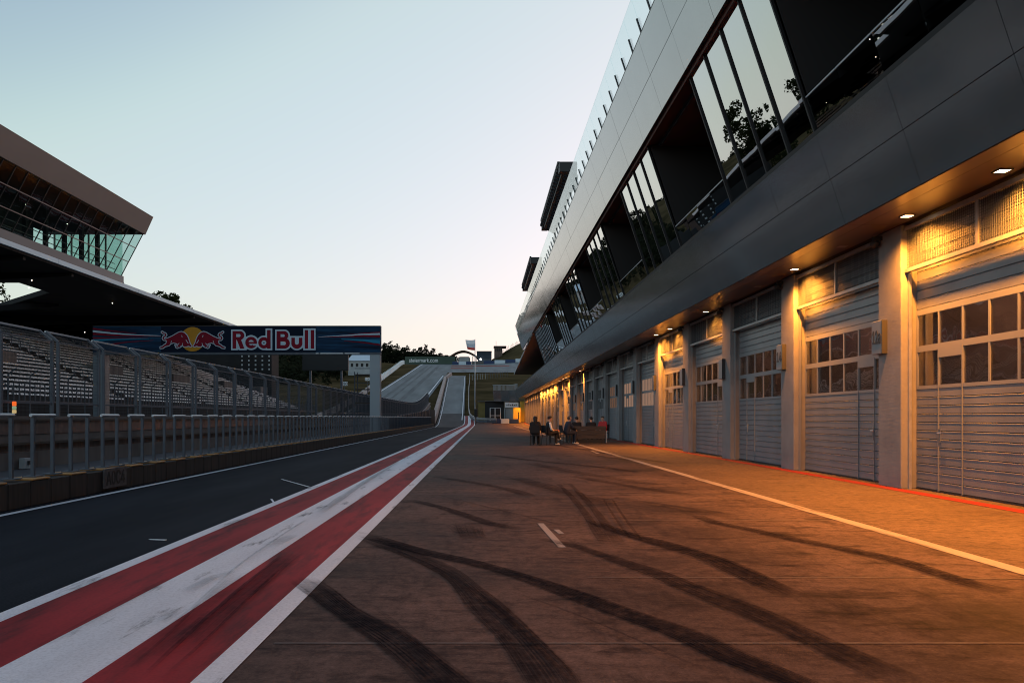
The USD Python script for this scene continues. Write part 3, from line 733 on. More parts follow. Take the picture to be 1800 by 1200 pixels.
# louvred shades on the roof terrace
for ya, ybb in ((39.0, 50.5), (62.0, 75.0)):
    sh = part_group(pit, "roof_shade")
    fr = MB()
    for x in (3.95, 4.45):
        fr.bar((x, ya, 13.35), (x, ybb, 13.35), 0.16, 0.2)
    for x, z in ((3.7, 13.75), (4.6, 13.1)):
        fr.bar((x, ya, z), (x, ybb, z), 0.12, 0.12)
    obj("shade_frame", fr, mat_black, sh)
    n = int((ybb - ya) / 0.55)
    for k in range(n + 1):
        y = ya + k * (ybb - ya) / n
        obj("louvre", MB().hexa([(3.65, y, 13.5), (4.6, y, 12.95), (4.6, y + 0.4, 12.95), (3.65, y + 0.4, 13.5), (3.65, y + 0.06, 13.62), (4.6, y + 0.06, 13.07), (4.6, y + 0.46, 13.07), (3.65, y + 0.46, 13.62)]), mat_dark, sh)
    for y in (ya + 0.1, (ya + ybb) / 2, ybb - 0.1):
        obj("shade_post", MB().bar((4.55, y, 11.3), (4.55, y, 13.3), 0.12), mat_black, sh)
    obj("end_box", MB().cham(3.7, 4.55, ya - 0.5, ya, 13.15, 13.65, 0.03), mat_black, sh)
    obj("end_box", MB().cham(3.75, 4.15, ybb, ybb + 0.7, 13.25, 13.6, 0.03), mat_black, sh)
# soffit
for i in range(31):
    ya = Y0 + i * 5.0
    yb = min(ya + 5.0, Y1)
    if yb - ya < 0.3:
        continue
    for xa, xb in ((6.615, 6.92), (6.92, 7.60)):
        obj("soffit_panel", MB().box(xa + 0.004, xb - 0.004, ya + 0.005, yb - 0.005, 4.80, 4.818), mat_soffit, pit)
obj("soffit_backing", MB().box(6.6, 8.3, Y0, Y1, 4.819, 4.86), mat_seam, pit)
# far nose of the terrace sweeping in over the yard
nose = [(6.6, 146.5), (6.1, 149.0), (5.0, 150.6), (3.5, 151.2), (2.1, 151.3)]
for (xa, ya), (xb, yb) in zip(nose[:-1], nose[1:]):
    mb = MB()
    lean = 0.25
    mb.hexa([(xa, ya, 4.3), (xb, yb, 4.35), (xb, yb + 0.1, 4.35), (xa, ya + 0.1, 4.3), (xa - lean, ya - lean, 6.4), (xb - lean, yb - lean, 6.3), (xb - lean, yb + 0.1 - lean, 6.3), (xa - lean, ya + 0.1 - lean, 6.4)])
    obj("nose_panel", mb, mat_fascia, pit)
    n = 6
    for k in range(n):
        t = (k + 0.5) / n
        x, y = xa + (xb - xa) * t - lean, ya + (yb - ya) * t - lean
        obj("nose_fin", MB().box(x - 0.05, x + 0.05, y - 0.04, y + 0.04, 6.36, 7.3), mat_greywhite, pit)
    obj("nose_rail", MB().bar((xa - lean, ya - lean, 7.36), (xb - lean, yb - lean, 7.36), 0.12, 0.12), mat_greywhite, pit)
    obj("nose_soffit", MB().hexa([(xa, ya, 4.24), (xb, yb, 4.29), (xb + 1, 156, 4.29), (9, 156, 4.24), (xa, ya, 4.29), (xb, yb, 4.34), (xb + 1, 156, 4.34), (9, 156, 4.29)]), mat_concrete, pit)
# columns
COLW = 0.83
cols = [14.48 + 5.0 * k for k in range(-4, 27)]
for k, y in enumerate(cols):
    c = obj("column", MB().cham(7.60, 8.3, y, y + COLW, 0.0, 4.795, 0.012), mat_column, pit)
for y in cols[3:14]:
    d = MB()
    s = trimesh.creation.icosphere(2, 0.09)
    s.apply_scale((1, 1, 0.8))
    s.apply_translation((7.48, y + 0.72, 4.60))
    d.mesh(s)
    d.box(7.44, 7.60, y + 0.67, y + 0.77, 4.66, 4.74)
    obj("speaker_dome", d, mat_black, pit, smooth=30)
# number boards beside the doors
def number_board(k, text):
    y = cols[4 + k] + COLW - 0.33
    nb = obj("number_board", MB().cham(7.50, 7.598, y, y + 0.40, 2.50, 3.13, 0.01), mat_doorframe if text else mat_door, pit)
    obj("board_edge", MB().box(7.495, 7.60, y - 0.012, y, 2.50, 3.13), mat_seam, nb)
    if text:
        t = meshkit.text_mesh(text, 0.24, 0.006, bold=True)
        w = t.bounds[1][0] - t.bounds[0][0]
        t.apply_scale((0.31 / w, 1, 1))
        v = np.array(t.vertices)
        v = np.c_[7.497 - v[:, 2], y + 0.37 - v[:, 0], 2.70 + v[:, 1]]
        obj("number", (v, t.faces[:, ::-1]), mat_black, nb)


number_board(0, "12a")
number_board(1, "14")
for k in range(2, 12):
    number_board(k, None)
# garage doors
XD = 7.88


def garage_door(k, detail):
    ya, yb = cols[4 + k] - 5.0 + COLW, cols[4 + k]
    wick = 4 if k % 2 == 0 else 1          # which pane column carries the wicket door, counted from the near side
    gd = part_group(pit, "garage_door")
    W = (yb - ya - 0.06) / 6
    ys = [ya + 0.03 + W * j for j in range(7)]
    wy0, wy1 = ys[wick], ys[wick + 1]
    lit = {5: mat_lit_pane, 6: mat_lit_pane, 7: mat_lit_pane_dim, 11: mat_lit_pane_dim}.get(k)
    zs_low = [0.03 + 0.1475 * j for j in range(13)]
    zs_up = [3.24 + 0.169 * j for j in range(10)]
    runs = [(ya + 0.01, wy0 - 0.012), (wy0 + 0.012, wy1 - 0.012), (wy1 + 0.012, yb - 0.01)]

    def slat(mb, a, b, z0, z1):
        gg = 0.007
        # ribbed section: chamfered top edge catching the light, groove below
        pr = [(XD, z0 + gg), (XD + 0.03, z0), (XD + 0.03, z1 - 0.001), (XD + 0.006, z1 - 0.001), (XD - 0.005, z1 - 0.009), (XD - 0.005, z1 - 0.014), (XD, z1 - 0.024)]
        v = [(x, y, z) for y in (a, b) for x, z in pr]
        n5 = [[0, 1, 6], [1, 2, 6], [2, 3, 6], [3, 4, 6], [4, 5, 6], [7, 13, 8], [8, 13, 9], [9, 13, 10], [10, 13, 11], [11, 13, 12]]
        for q in range(7):
            r5 = (q + 1) % 7
            n5 += [[q, q + 7, r5 + 7], [q, r5 + 7, r5]]
        mb.add(v, np.array(n5)[:, ::-1])
        return mb
    if detail:
        for z0, z1 in zip(zs_low[:-1], zs_low[1:]):
            mb = MB()
            for a, b in runs:
                slat(mb, a, b, z0 + 0.002, z1 - 0.002)
            obj("slat", mb, mat_door, gd)
        for z0, z1 in zip(zs_up[:-1], zs_up[1:]):
            obj("slat", slat(MB(), ya + 0.01, yb - 0.01, z0 + 0.002, z1 - 0.002), mat_door, gd)
    else:
        mb = MB()
        for z0, z1 in zip(zs_low[:-1], zs_low[1:]):
            slat(mb, ya + 0.01, yb - 0.01, z0 + 0.004, z1 - 0.004)
        for z0, z1 in zip(zs_up[:-1], zs_up[1:]):
            slat(mb, ya + 0.01, yb - 0.01, z0 + 0.004, z1 - 0.004)
        obj("slat_curtain", mb, mat_door, gd)
    obj("curtain_back", MB().box(XD + 0.031, XD + 0.045, ya, yb, 0.0, 1.80).box(XD + 0.031, XD + 0.045, ya, yb, 3.2, 4.79), mat_seam, gd)
    fr = MB()
    for z0, z1 in ((1.802, 1.862), (2.47, 2.58), (3.13, 3.236)):
        fr.box(XD - 0.008, XD + 0.04, ya + 0.01, yb - 0.01, z0, z1)
    for z0, z1 in ((1.863, 2.469), (2.581, 3.129)):
        for j in range(7):
            fr.box(XD - 0.006, XD + 0.038, ys[j] - 0.022, ys[j] + 0.022, z0, z1)
    obj("window_frame", fr, mat_doorframe, gd)
    pm_ = lit or mat_pane
    if detail:
        for z0, z1 in ((1.863, 2.469), (2.581, 3.129)):
            for j in range(6):
                obj("pane", MB().box(XD + 0.012, XD + 0.018, ys[j] + 0.0225, ys[j + 1] - 0.0225, z0, z1), pm_, gd)
    else:
        mb = MB()
        for z0, z1 in ((1.863, 2.469), (2.581, 3.129)):
            for j in range(6):
                mb.box(XD + 0.012, XD + 0.018, ys[j] + 0.0225, ys[j + 1] - 0.0225, z0, z1)
        obj("window_panes", mb, pm_, gd)
    # wicket door frame with its lower window head and handle
    wf = MB()
    for y in (wy0, wy1):
        wf.box(XD - 0.016, XD + 0.02, y - 0.011, y + 0.011, 0.02, 2.50)
    wf.box(XD - 0.016, XD + 0.01, wy0 + 0.0112, wy1 - 0.0112, 2.33, 2.50)
    obj("wicket_frame", wf, mat_door if k == 1 else mat_doorframe, gd)
    hy = wy1 - 0.05 if k != 1 else wy0 + 0.05
    hd = MB()
    hd.box(XD - 0.02, XD - 0.001, hy - 0.02, hy + 0.02, 0.86, 1.10)
    hd.tube([(XD - 0.02, hy, 1.03), (XD - 0.06, hy, 1.03), (XD - 0.062, hy - 0.12, 1.03)], 0.011)
    obj("handle", hd, mat_handle, gd)
    obj("threshold_seal", MB().box(XD - 0.012, XD + 0.03, ya + 0.005, yb - 0.005, 0.002, 0.028), mat_black, gd)
    # transom: bar, posts, grille
    tr = MB()
    tr.box(7.66, 7.74, ya, yb, 3.92, 3.985)
    obj("transom_bar", tr, mat_rail_metal, gd)
    ym = (ya + yb) / 2
    obj("transom_post", MB().box(7.68, 7.73, ym - 0.03, ym + 0.03, 3.99, 4.68), mat_rail_metal, gd)
    obj("transom_head", MB().box(7.66, 7.74, ya, yb, 4.68, 4.755), mat_rail_metal, gd)
    if k <= 4:
        gr = MB()
        for y in np.arange(ya + 0.03, yb - 0.02, 0.052):
            gr.box(7.705, 7.711, y - 0.004, y + 0.004, 3.986, 4.679)
        for z in np.arange(4.02, 4.67, 0.045):
            gr.box(7.7115, 7.7165, ya, yb, z - 0.003, z + 0.003)
        obj("wire_grille", gr, mat_wire, gd)
    obj("jamb_post", MB().box(7.72, 7.77, yb - 0.05, yb - 0.003, 0.0, 3.915), mat_rail_metal if k == 0 else mat_doorframe, gd)


for k in range(-1, 27):
    garage_door(k, k <= 9 and k >= 0)
# garage rooms behind the doors
rm = MB()
rm.box(14.0, 14.1, Y0, Y1, 0, 4.7)
rm.box(8.31, 14.0, Y0, Y1, 4.6, 4.75)
for y in cols:
    rm.box(8.31, 13.99, y + 0.36, y + 0.46, 0, 4.59)
obj("garage_partition", rm, mat_room, pit)
obj("garage_floor", MB().box(7.95, 14.0, Y0, Y1, -0.06, -0.01), mat_roomfloor, pit)
for k in range(0, 5):
    for dy in (1.5, 3.4):
        y = cols[3 + k] + COLW + dy
        obj("room_light", MB().box(9.6, 11.4, y - 0.07, y + 0.07, 4.45, 4.51), mat_room_lamp, pit)
for k in range(0, 5):
    y = cols[3 + k] + COLW
    obj("room_cabinet", MB().cham(13.2, 13.95, y + 0.6, y + 3.4, 0.0, 2.1, 0.03).cham(9.9, 10.6, y + 2.6, y + 3.3, 0.0, 1.5 + 0.3 * (k % 2), 0.03), mat_greywhite, pit)
# yellow end wall
obj("end_wall", MB().box(6.85, 8.3, 146.52, 147.0, 0, 4.24), mat_yellow, pit)
# downlights
LAMP_I = 740.0
lit_at = [11.3, 13.84, 18.85, 8.85, 6.3, 3.8, 26.35, 31.4, 33.9, 60.5, 70.6, 73.1, 76.6, 84.2, 89.0, 94.2, 99.0, 104.2, 106.5, 111.5, 116.5, 121.5, 126.5, 131.5, 136.5, 141.5]
weak = {26.35: 0.35, 31.4: 0.6, 60.5: 0.8}
allp = sorted({round(3.84 + 2.5 * k, 2) for k in range(0, 57)})
for y in allp:
    if min(abs(y - q) for q in lit_at) > 1.2:
        obj("downlight", MB().box(7.28, 7.46, y - 0.09, y + 0.09, 4.793, 4.7995), mat_lamp_off, pit)
for y in lit_at:
    dl = part_group(pit, "downlight")
    obj("lens", MB().box(7.29, 7.45, y - 0.08, y + 0.08, 4.788, 4.797), mat_lamp, dl)
    fr = MB()
    fr.box(7.27, 7.29, y - 0.1, y + 0.1, 4.785, 4.7995).box(7.45, 7.47, y - 0.1, y + 0.1, 4.785, 4.7995)
    fr.box(7.2901, 7.4499, y - 0.1, y - 0.08, 4.785, 4.7995).box(7.2901, 7.4499, y + 0.08, y + 0.1, 4.785, 4.7995)
    obj("trim_ring", fr, mat_mullion, dl)
    lp = UsdLux.SphereLight.Define(stage, dl + "/lamp_glow")
    lp.CreateRadiusAttr(0.05)
    lp.CreateNormalizeAttr(True)
    lp.CreateColorAttr(Gf.Vec3f(1.0, 0.318, 0.034))
    lp.CreateIntensityAttr(LAMP_I * weak.get(y, 1.0))
    sh_ = UsdLux.ShapingAPI.Apply(lp.GetPrim())
    sh_.CreateShapingConeAngleAttr(75.0)
    sh_.CreateShapingConeSoftnessAttr(0.9)
    UsdGeom.Xformable(lp).AddTranslateOp().Set(Gf.Vec3d(7.37, y, 4.72))

# ------------------------------------------------------------------ pit lane side barrier on the left
YB0, YB1 = 5.0, 108.0
bar_ = thing("kerb_barrier", "low dark kerb wall with yellow block tops and steel hoops left of the pit lane", "barrier")
n = int((YB1 - YB0) / 0.552)
for i in range(n):
    a = YB0 + 0.552 * i
    yel = i % 2 == 0
    obj("block", MB().cham(-7.02, -6.6, a + 0.004, a + 0.548, 0.0, 0.37, 0.012), mat_block, bar_)
    if yel:
        obj("block_cap", MB().cham(-7.03, -6.59, a + 0.03, a + 0.52, 0.371, 0.40, 0.01), mat_block_top, bar_)
i = 0
y = YB0 + 0.4
while y < 104:
    hp = MB()
    hw = 0.024
    for yy in (y, y + 0.55):
        hp.box(-6.82, -6.77, yy - hw, yy + hw, 0.42, 1.30)
        hp.box(-6.90, -6.69, yy - 0.1, yy + 0.1, 0.402, 0.42)
    obj("hoop", hp, mat_fence, bar_)
    obj("hoop_rail", MB().tube([(-6.795, y - 0.06, 1.33), (-6.795, y + 0.61, 1.33)], 0.026, 8), mat_fence_top, bar_)
    y += 1.104
# painted board on the barrier
yb_ = 1400 * 6.6 / (849 - 236)
bd = thing("barrier_board", "small grey painted board with dark letters fixed to the kerb wall", "sign board")
obj("plate", MB().box(-6.585, -6.555, yb_ - 1.28, yb_ - 0.42, 0.06, 0.40), M("grimy_board", (0.06, 0.052, 0.053), (0.10, 0.09, 0.09), scale=8, rough=0.8), bd)
t = meshkit.text_mesh("A0C4", 0.2, 0.004, bold=True)
t.apply_scale((0.72 / (t.bounds[1][0]), 1.15, 1))
v = np.array(t.vertices)
obj("lettering", (np.c_[-6.552 + v[:, 2], yb_ - 1.22 + v[:, 0], 0.12 + v[:, 1]], t.faces), mat_block, bd)
# taller board wall at the end of the barrier
bw = thing("board_wall", "brown boarded wall curving up beside the pit exit beyond the gantry post", "wall")
yy = np.arange(57.5, 107.5, 1.2)
for a, b in zip(yy[:-1], yy[1:]):
    h0, h1 = 1.2 + (a - 57.5) / 50 * 1.1, 1.2 + (b - 57.5) / 50 * 1.1
    obj("board", MB().hexa([(-7.16, a + 0.01, 0), (-7.06, a + 0.01, 0), (-7.06, b - 0.01, 0), (-7.16, b - 0.01, 0), (-7.16, a + 0.01, h0), (-7.06, a + 0.01, h0), (-7.06, b - 0.01, h1), (-7.16, b - 0.01, h1)]), mat_wood_wall, bw)
obj("end_board", MB().box(-7.15, -6.5, 107.6, 107.75, 0, 2.3), mat_wood_wall, bw)
for a in yy[::2]:
    h0 = 1.2 + (a - 57.5) / 50 * 1.1
    obj("wall_post", MB().box(-7.05, -6.98, a - 0.04, a + 0.04, 0, h0 + 0.12), mat_fence, bw)

# pit wall
pw = thing("pit_wall", "concrete pit wall with brown metal sheets and a dark ledge beyond the kerb barrier", "wall")
ys_ = np.arange(2.0, 178.0, 2.7)
for a, b in zip(ys_[:-1], ys_[1:]):
    za, zb = float(zt(-12, a)), float(zt(-12, b))

    def q(x0, x1, z0, z1, m_, nm):
        obj(nm, MB().hexa([(x0, a + 0.008, za + z0), (x1, a + 0.008, za + z0), (x1, b - 0.008, zb + z0), (x0, b - 0.008, zb + z0), (x0, a + 0.008, za + z1), (x1, a + 0.008, za + z1), (x1, b - 0.008, zb + z1), (x0, b - 0.008, zb + z1)]), m_, pw)
    q(-12.2, -11.7, -0.1, 0.42, mat_concrete, "base_block")
    q(-12.2, -11.74, 0.422, 0.60, mat_wall_panel, "lower_sheet")
    q(-12.2, -11.6, 0.602, 0.66, mat_ledge, "ledge")
    q(-12.2, -11.76, 0.662, 0.86, mat_concrete, "concrete_band")
    q(-12.2, -11.74, 0.862, 1.20, mat_wall_panel, "upper_sheet")
    q(-12.3, -11.68, 1.202, 1.245, mat_ledge, "cap_shadow_strip")
    q(-12.35, -11.72, 1.247, 1.33, mat_concrete, "coping")
cb = thing("control_cabinet", "small pale grey cabinet standing at the foot of the pit wall", "cabinet")
obj("case", MB().cham(-11.66, -11.5, 20.0, 20.25, 0.0, 0.27, 0.01), mat_greywhite, cb)
obj("socket", MB().box(-11.498, -11.47, 20.1, 20.2, 0.1, 0.2), mat_black, cb)

# catch fence on the pit wall
cf = thing("catch_fence", "tall blue grey catch fence with angled tops and wire mesh above the pit wall", "fence")
P = 2.69
n = int((176 - 9) / P)
for i in range(n):
    a = 9.05 + P * i
    b = a + 2.36
    za, zb = float(zt(-12, a)), float(zt(-12, b))
    z0, z1, tip = 1.33, 3.42, 3.70
    for y, z in ((a, za), (b, zb)):
        obj("post", MB().box(-12.04, -11.96, y - 0.036, y + 0.036, z + z0, z + z1), mat_fence, cf)
        obj("post_arm", MB().bar((-12.0, y, z + z1), (-12.34, y, z + tip), 0.06), mat_fence, cf)
    obj("top_rail", MB().bar((-12.35, a - 0.03, za + tip + 0.01), (-12.35, b + 0.03, zb + tip + 0.01), 0.05), mat_fence_top, cf)
    for zr_ in (z1 - 0.02, z0 + 0.35):
        obj("cross_rail", MB().bar((-12.0, a + 0.05, za + zr_), (-12.0, b - 0.05, zb + zr_), 0.045), mat_fence, cf)
    wm = MB()
    r = 0.003 if a < 60 else 0.009
    for y in np.arange(a + 0.08, b - 0.05, 0.06 if a < 60 else 0.12):
        z = za + (zb - za) * (y - a) / (b - a)
        wm.add([(-11.99, y - r, z + z0 + 0.02), (-11.99, y + r, z + z0 + 0.02), (-11.99, y + r, z + z1), (-11.99, y - r, z + z1), (-12.33, y - r, z + tip), (-12.33, y + r, z + tip)],
               [[0, 1, 2, 3], [3, 2, 5, 4]])
        wm.add([(-11.99 - r, y, z + z0 + 0.02), (-11.99 + r, y, z + z0 + 0.02), (-11.99 + r, y, z + z1), (-11.99 - r, y, z + z1), (-12.33 - r, y, z + tip), (-12.33 + r, y, z + tip)],
               [[0, 1, 2, 3], [3, 2, 5, 4]])
    for z in np.arange(z0 + 0.05, z1, 0.10):
        wm.add([(-11.985, a + 0.05, za + z - r), (-11.985, b - 0.05, zb + z - r), (-11.985, b - 0.05, zb + z + r), (-11.985, a + 0.05, za + z + r)], [[0, 1, 2, 3]])
    for t in (0.25, 0.5, 0.75):
        x, dz = -12.0 - 0.34 * t, z1 + (tip - z1) * t
        wm.add([(x, a + 0.05, za + dz - r), (x, b - 0.05, zb + dz - r), (x, b - 0.05, zb + dz + r), (x, a + 0.05, za + dz + r)], [[0, 1, 2, 3]])
    obj("wire_mesh", wm, mat_wire, cf)

# signal lamp on the pit wall
sl = thing("signal_lamp", "thin signal lamp with orange, green and yellow lenses on the pit wall", "signal lamp")
obj("housing", MB().box(-11.93, -11.86, 20.16, 20.26, 1.335, 1.40), mat_black, sl)
for z0, z1, nm, c, s in ((1.40, 1.49, "yellow_lens", (1.0, 0.75, 0.35), 0.5), (1.50, 1.58, "green_lens", (0.55, 0.8, 0.5), 0.4), (1.585, 1.70, "orange_lens", (1.0, 0.16, 0.03), 0.9)):
    obj(nm, MB().cham(-11.93, -11.86, 20.16, 20.26, z0, z1, 0.012), emit("signal_" + nm, c, s), sl)

# ------------------------------------------------------------------ sponsor gantry
GY_ = 57.0
gan = thing("sponsor_gantry", "navy overhead gantry banner with two red bulls and Red Bull lettering across the track", "gantry")
S_ = GY_ / 1400.0


def gx_(px):
    return (px - 849) * S_


def gz_(py):
    return H + (733 - py) * S_


X0g, X1g, Z0g, Z1g = gx_(163), gx_(669), gz_(619), gz_(573.5)
obj("banner", MB().box(X0g, X1g, GY_, GY_ + 0.5, Z0g, Z1g), mat_navy, gan)
obj("top_trim", MB().box(X0g, X1g, GY_ - 0.02, GY_ + 0.52, Z1g + 0.002, Z1g + 0.05), mat_black, gan)
obj("bottom_beam", MB().box(X0g, X1g, GY_ + 0.02, GY_ + 0.48, Z0g - 0.16, Z0g - 0.002), mat_fence, gan)
for a, b in ((555, 560), (563, 603), (606, 632)):
    obj("tube_light", MB().box(gx_(a), gx_(b), GY_ + 0.0, GY_ + 0.1, gz_(621.6), gz_(620)), mat_fence_top, gan)
obj("post", MB().box(gx_(650), gx_(667.5), GY_ + 0.05, GY_ + 0.85, 0, Z0g - 0.165), M("gantry_post_grey", (0.24, 0.27, 0.29), rough=0.5), gan)
obj("post", MB().box(gx_(163), gx_(181), GY_ + 0.05, GY_ + 0.85, 0, Z0g - 0.165), M("gantry_post_dark", (0.12, 0.145, 0.165), rough=0.5), gan)
obj("post_corner", MB().box(gx_(181), gx_(184.5), GY_ + 0.05, GY_ + 0.7, 0, Z0g - 0.165), mat_beige, gan)


def TG(layer):
    def f(v):   # shapely coords are photograph-measured metres on the banner face; extrude towards the camera
        return np.c_[v[:, 0], GY_ - 0.004 - layer * 0.012 - v[:, 2], v[:, 1]]
    return f


def flat(name, shape, mat, layer, parent=None, clip=True):
    if clip:
        shape = shape.intersection(sbox(X0g + 0.02, Z0g + 0.01, X1g - 0.02, Z1g - 0.01))
    mb = MB()
    mb.poly(shape, 0.008, TG(layer))
    v, f = mb.arrays()
    return obj(name, (v, f[:, ::-1]), mat, parent or gan)


obj("logo_field", MB().box(gx_(283), gx_(556), GY_ - 0.003, GY_, Z0g + 0.01, Z1g - 0.01), mat_navy_plain, gan)


def cpt(x, y):       # pixel of the 6.923x crop at (160, 560)
    return gx_(160 + x / 6.923), gz_(560 + y / 6.923)


sunx, sunz = cpt(1237, 250)
flat("yellow_disc", Point(sunx, sunz).buffer(cpt(1385, 0)[0] - sunx, 32), mat_logo_yellow, 1)
bull = [(932, 240), (990, 214), (1040, 184), (1075, 165), (1105, 160), (1140, 174), (1167, 202), (1185, 236), (1195, 270), (1206, 302), (1226, 334), (1212, 342), (1190, 330),
        (1166, 338), (1128, 338), (1118, 318), (1108, 330), (1084, 347), (1052, 358), (1032, 346), (1050, 335), (1022, 322), (1050, 318), (1056, 304), (1004, 292), (976, 302), (952, 325),
        (906, 337), (880, 357), (846, 362), (844, 346), (874, 336), (890, 320), (916, 306), (924, 280), (917, 256)]
tail = LineString([(930, 247), (905, 255), (888, 252), (880, 238), (886, 222), (904, 213), (914, 198), (905, 183), (884, 178), (868, 164)])
legs = [LineString([(1075, 300), (1050, 330), (1065, 345)]), LineString([(1120, 300), (1112, 325), (1090, 340)])]
bshape = Polygon(bull).buffer(0).union(tail.buffer(8)).buffer(3).buffer(-3)
sun_only = None
for mir in (1, -1):
    def mp(g):
        g = affinity.affine_transform(g, [1, 0, 0, 1, 0, 0])
        if mir < 0:
            g = affinity.scale(g, -1, 1, origin=(1237, 0))
        return affinity.affine_transform(g, [S_ / 6.923, 0, 0, -S_ / 6.923, gx_(160), gz_(560)])
    bw_ = flat("bull_outline", mp(bshape.buffer(9)), mat_logo_white, 2)
    flat("bull", mp(bshape), mat_logo_red, 3, bw_)
    lines = unary_union([l.buffer(3) for l in legs] + [LineString([(1108, 205), (1112, 225)]).buffer(3), LineString([(1160, 262), (1172, 280), (1185, 300)]).buffer(3.5), LineString([(985, 270), (975, 296)]).buffer(3)])
    flat("bull_lines", mp(lines.intersection(bshape)), mat_logo_white, 4, bw_)

# lettering drawn on a 1800 x 514 enlargement of (400..680, 560..640): 6.4286 per photograph pixel
def R_(a, b, c, d):
    return sbox(min(a, c), min(b, d), max(a, c), max(b, d))


def ring(cx, cy, ro, ri):
    return Point(cx, cy).buffer(ro, 24).difference(Point(cx, cy).buffer(ri, 24))


lR = R_(58, 140, 98, 338).union(unary_union([Point(140, 190).buffer(50, 24), R_(98, 140, 140, 240)]).difference(unary_union([Point(132, 190).buffer(17), R_(98, 173, 132, 207)]))).union(Polygon([(105, 235), (150, 225), (192, 338), (144, 338)]))
le = ring(268, 270, 66, 30).difference(R_(290, 278, 345, 304)).union(R_(210, 262, 332, 284))
ld = ring(412, 272, 64, 27).union(R_(448, 128, 488, 338))
lB = R_(556, 140, 598, 338).union(Point(640, 188).buffer(48, 24)).union(R_(590, 140, 640, 236)).union(Point(645, 278).buffer(60, 24)).union(R_(590, 218, 645, 338))
lB = lB.difference(unary_union([Point(634, 192).buffer(15), R_(600, 176, 634, 207), Point(640, 278).buffer(21), R_(600, 257, 640, 299)]))
lu = R_(722, 214, 762, 280).union(R_(808, 214, 846, 280)).union(Point(784, 276).buffer(63, 24).difference(Point(784, 270).buffer(23)).intersection(R_(700, 272, 860, 350)))
l1, l2 = R_(874, 128, 910, 338), R_(942, 128, 978, 338)


def lt(gm):
    return affinity.affine_transform(gm, [S_ / 6.4286, 0, 0, -S_ / 6.4286, gx_(400), gz_(560)])


for name, grp in (("word_outline", [lR, le, ld]), ("word_outline", [lB, lu, l1, l2])):
    w = flat(name, lt(unary_union(grp).buffer(18, join_style=2).buffer(8).buffer(-8)), mat_logo_white, 1)
    for l in grp:
        flat("letter", lt(l), mat_logo_red, 2, w)
# flowing streaks at both ends
def streak(pts, w0, w1):
    P_ = np.array([(gx_(a), gz_(b)) for a, b in pts])
    w = np.linspace(w0, w1, len(P_)) / 2
    return Polygon([(x, z + d) for (x, z), d in zip(P_, w)] + [(x, z - d) for (x, z), d in list(zip(P_, w))[::-1]]).buffer(0)


for pts, a, b, m_ in (([(163, 582), (200, 586), (240, 588.5), (283, 590)], 0.14, 0.03, mat_logo_white), ([(163, 586.5), (200, 589.5), (240, 590.5), (283, 591)], 0.16, 0.03, mat_logo_red),
                      ([(163, 577.5), (200, 582), (240, 586)], 0.12, 0.02, mat_logo_red), ([(163, 594), (200, 594), (260, 594)], 0.12, 0.02, mat_logo_red),
                      ([(163, 598), (190, 597), (230, 595.5), (262, 595)], 0.15, 0.03, mat_cyan), ([(195, 605), (225, 601), (270, 598)], 0.1, 0.02, mat_logo_red),
                      ([(560, 592), (600, 590), (640, 587.5), (668, 587)], 0.03, 0.13, mat_logo_white), ([(560, 592.5), (600, 591.5), (640, 590.5), (668, 591)], 0.03, 0.16, mat_logo_red),
                      ([(600, 589), (640, 585.5), (668, 584)], 0.02, 0.08, mat_logo_red), ([(600, 596), (640, 598), (668, 601)], 0.04, 0.26, mat_cyan), ([(605, 599), (640, 602), (668, 606)], 0.03, 0.12, mat_logo_red)):
    flat("streak", streak(pts, a, b), m_, 1)

# scaffold stair tower behind the gantry post
st = thing("stair_tower", "dark scaffold stair tower next to the right gantry post", "scaffold")
X_a, X_b, Yt = -9.75, -8.45, 60.5
for x in (X_a, X_b):
    for y in (Yt, Yt + 1.4):
        obj("upright", MB().tube([(x, y, 0), (x, y, 4.75)], 0.04), mat_fence, st)
for z in (1.25, 2.35, 3.4, 4.5):
    obj("platform", MB().box(X_a, X_b, Yt + 0.02, Yt + 1.38, z, z + 0.06), mat_ledge, st)
    obj("guard_rail", MB().tube([(X_a, Yt, z + 0.5), (X_b, Yt, z + 0.5)], 0.025), mat_fence, st)
for k in range(9):
    obj("step", MB().box(X_a + 0.15, X_b - 0.15, Yt - 0.3 + 0.02 * k, Yt - 0.05 + 0.02 * k, 0.15 + k * 0.13, 0.19 + k * 0.13), mat_fence, st)

# big dark screen beyond the gantry
vs = thing("video_screen", "large black video screen on posts standing beyond the gantry", "screen")
obj("panel", MB().cham(gx_(531) * 110 / 57, gx_(612) * 110 / 57, 110, 110.6, H + 82 * 110 / 1400, H + 110 * 110 / 1400, 0.05), mat_dark, vs)
for px in (545, 600):
    x = (px - 849) * 110 / 1400
    obj("post", MB().box(x - 0.15, x + 0.15, 110.15, 110.45, -0.1, H + 82 * 110 / 1400), mat_fence, vs)
# braking distance boards
for (px, py, Yb, txt, lab) in ((605, 674, 118, "150", "white braking board reading 150 left of the stair tower"), (646, 666, 150, "100", "small pale distance board beside the right gantry post")):
    x, z = (px - 849) * Yb / 1400, H + (733 - py) * Yb / 1400
    db = thing("distance_board", lab, "distance board")
    obj("plate", MB().box(x - 0.48, x + 0.48, Yb, Yb + 0.06, z - 0.3, z + 0.3), mat_white, db)
    t = meshkit.text_mesh(txt, 0.36, 0.01, bold=True)
    v = np.array(t.vertices) - [(t.bounds[1][0]) / 2, 0, 0]
    obj("number", (np.c_[x + v[:, 0], Yb - 0.004 - v[:, 2], z - 0.18 + v[:, 1]], t.faces[:, ::-1]), mat_black, db)
    obj("pole", MB().box(x - 0.04, x + 0.04, Yb + 0.07, Yb + 0.14, float(zt(x, Yb)) - 0.2, z + 0.2), mat_fence, db)

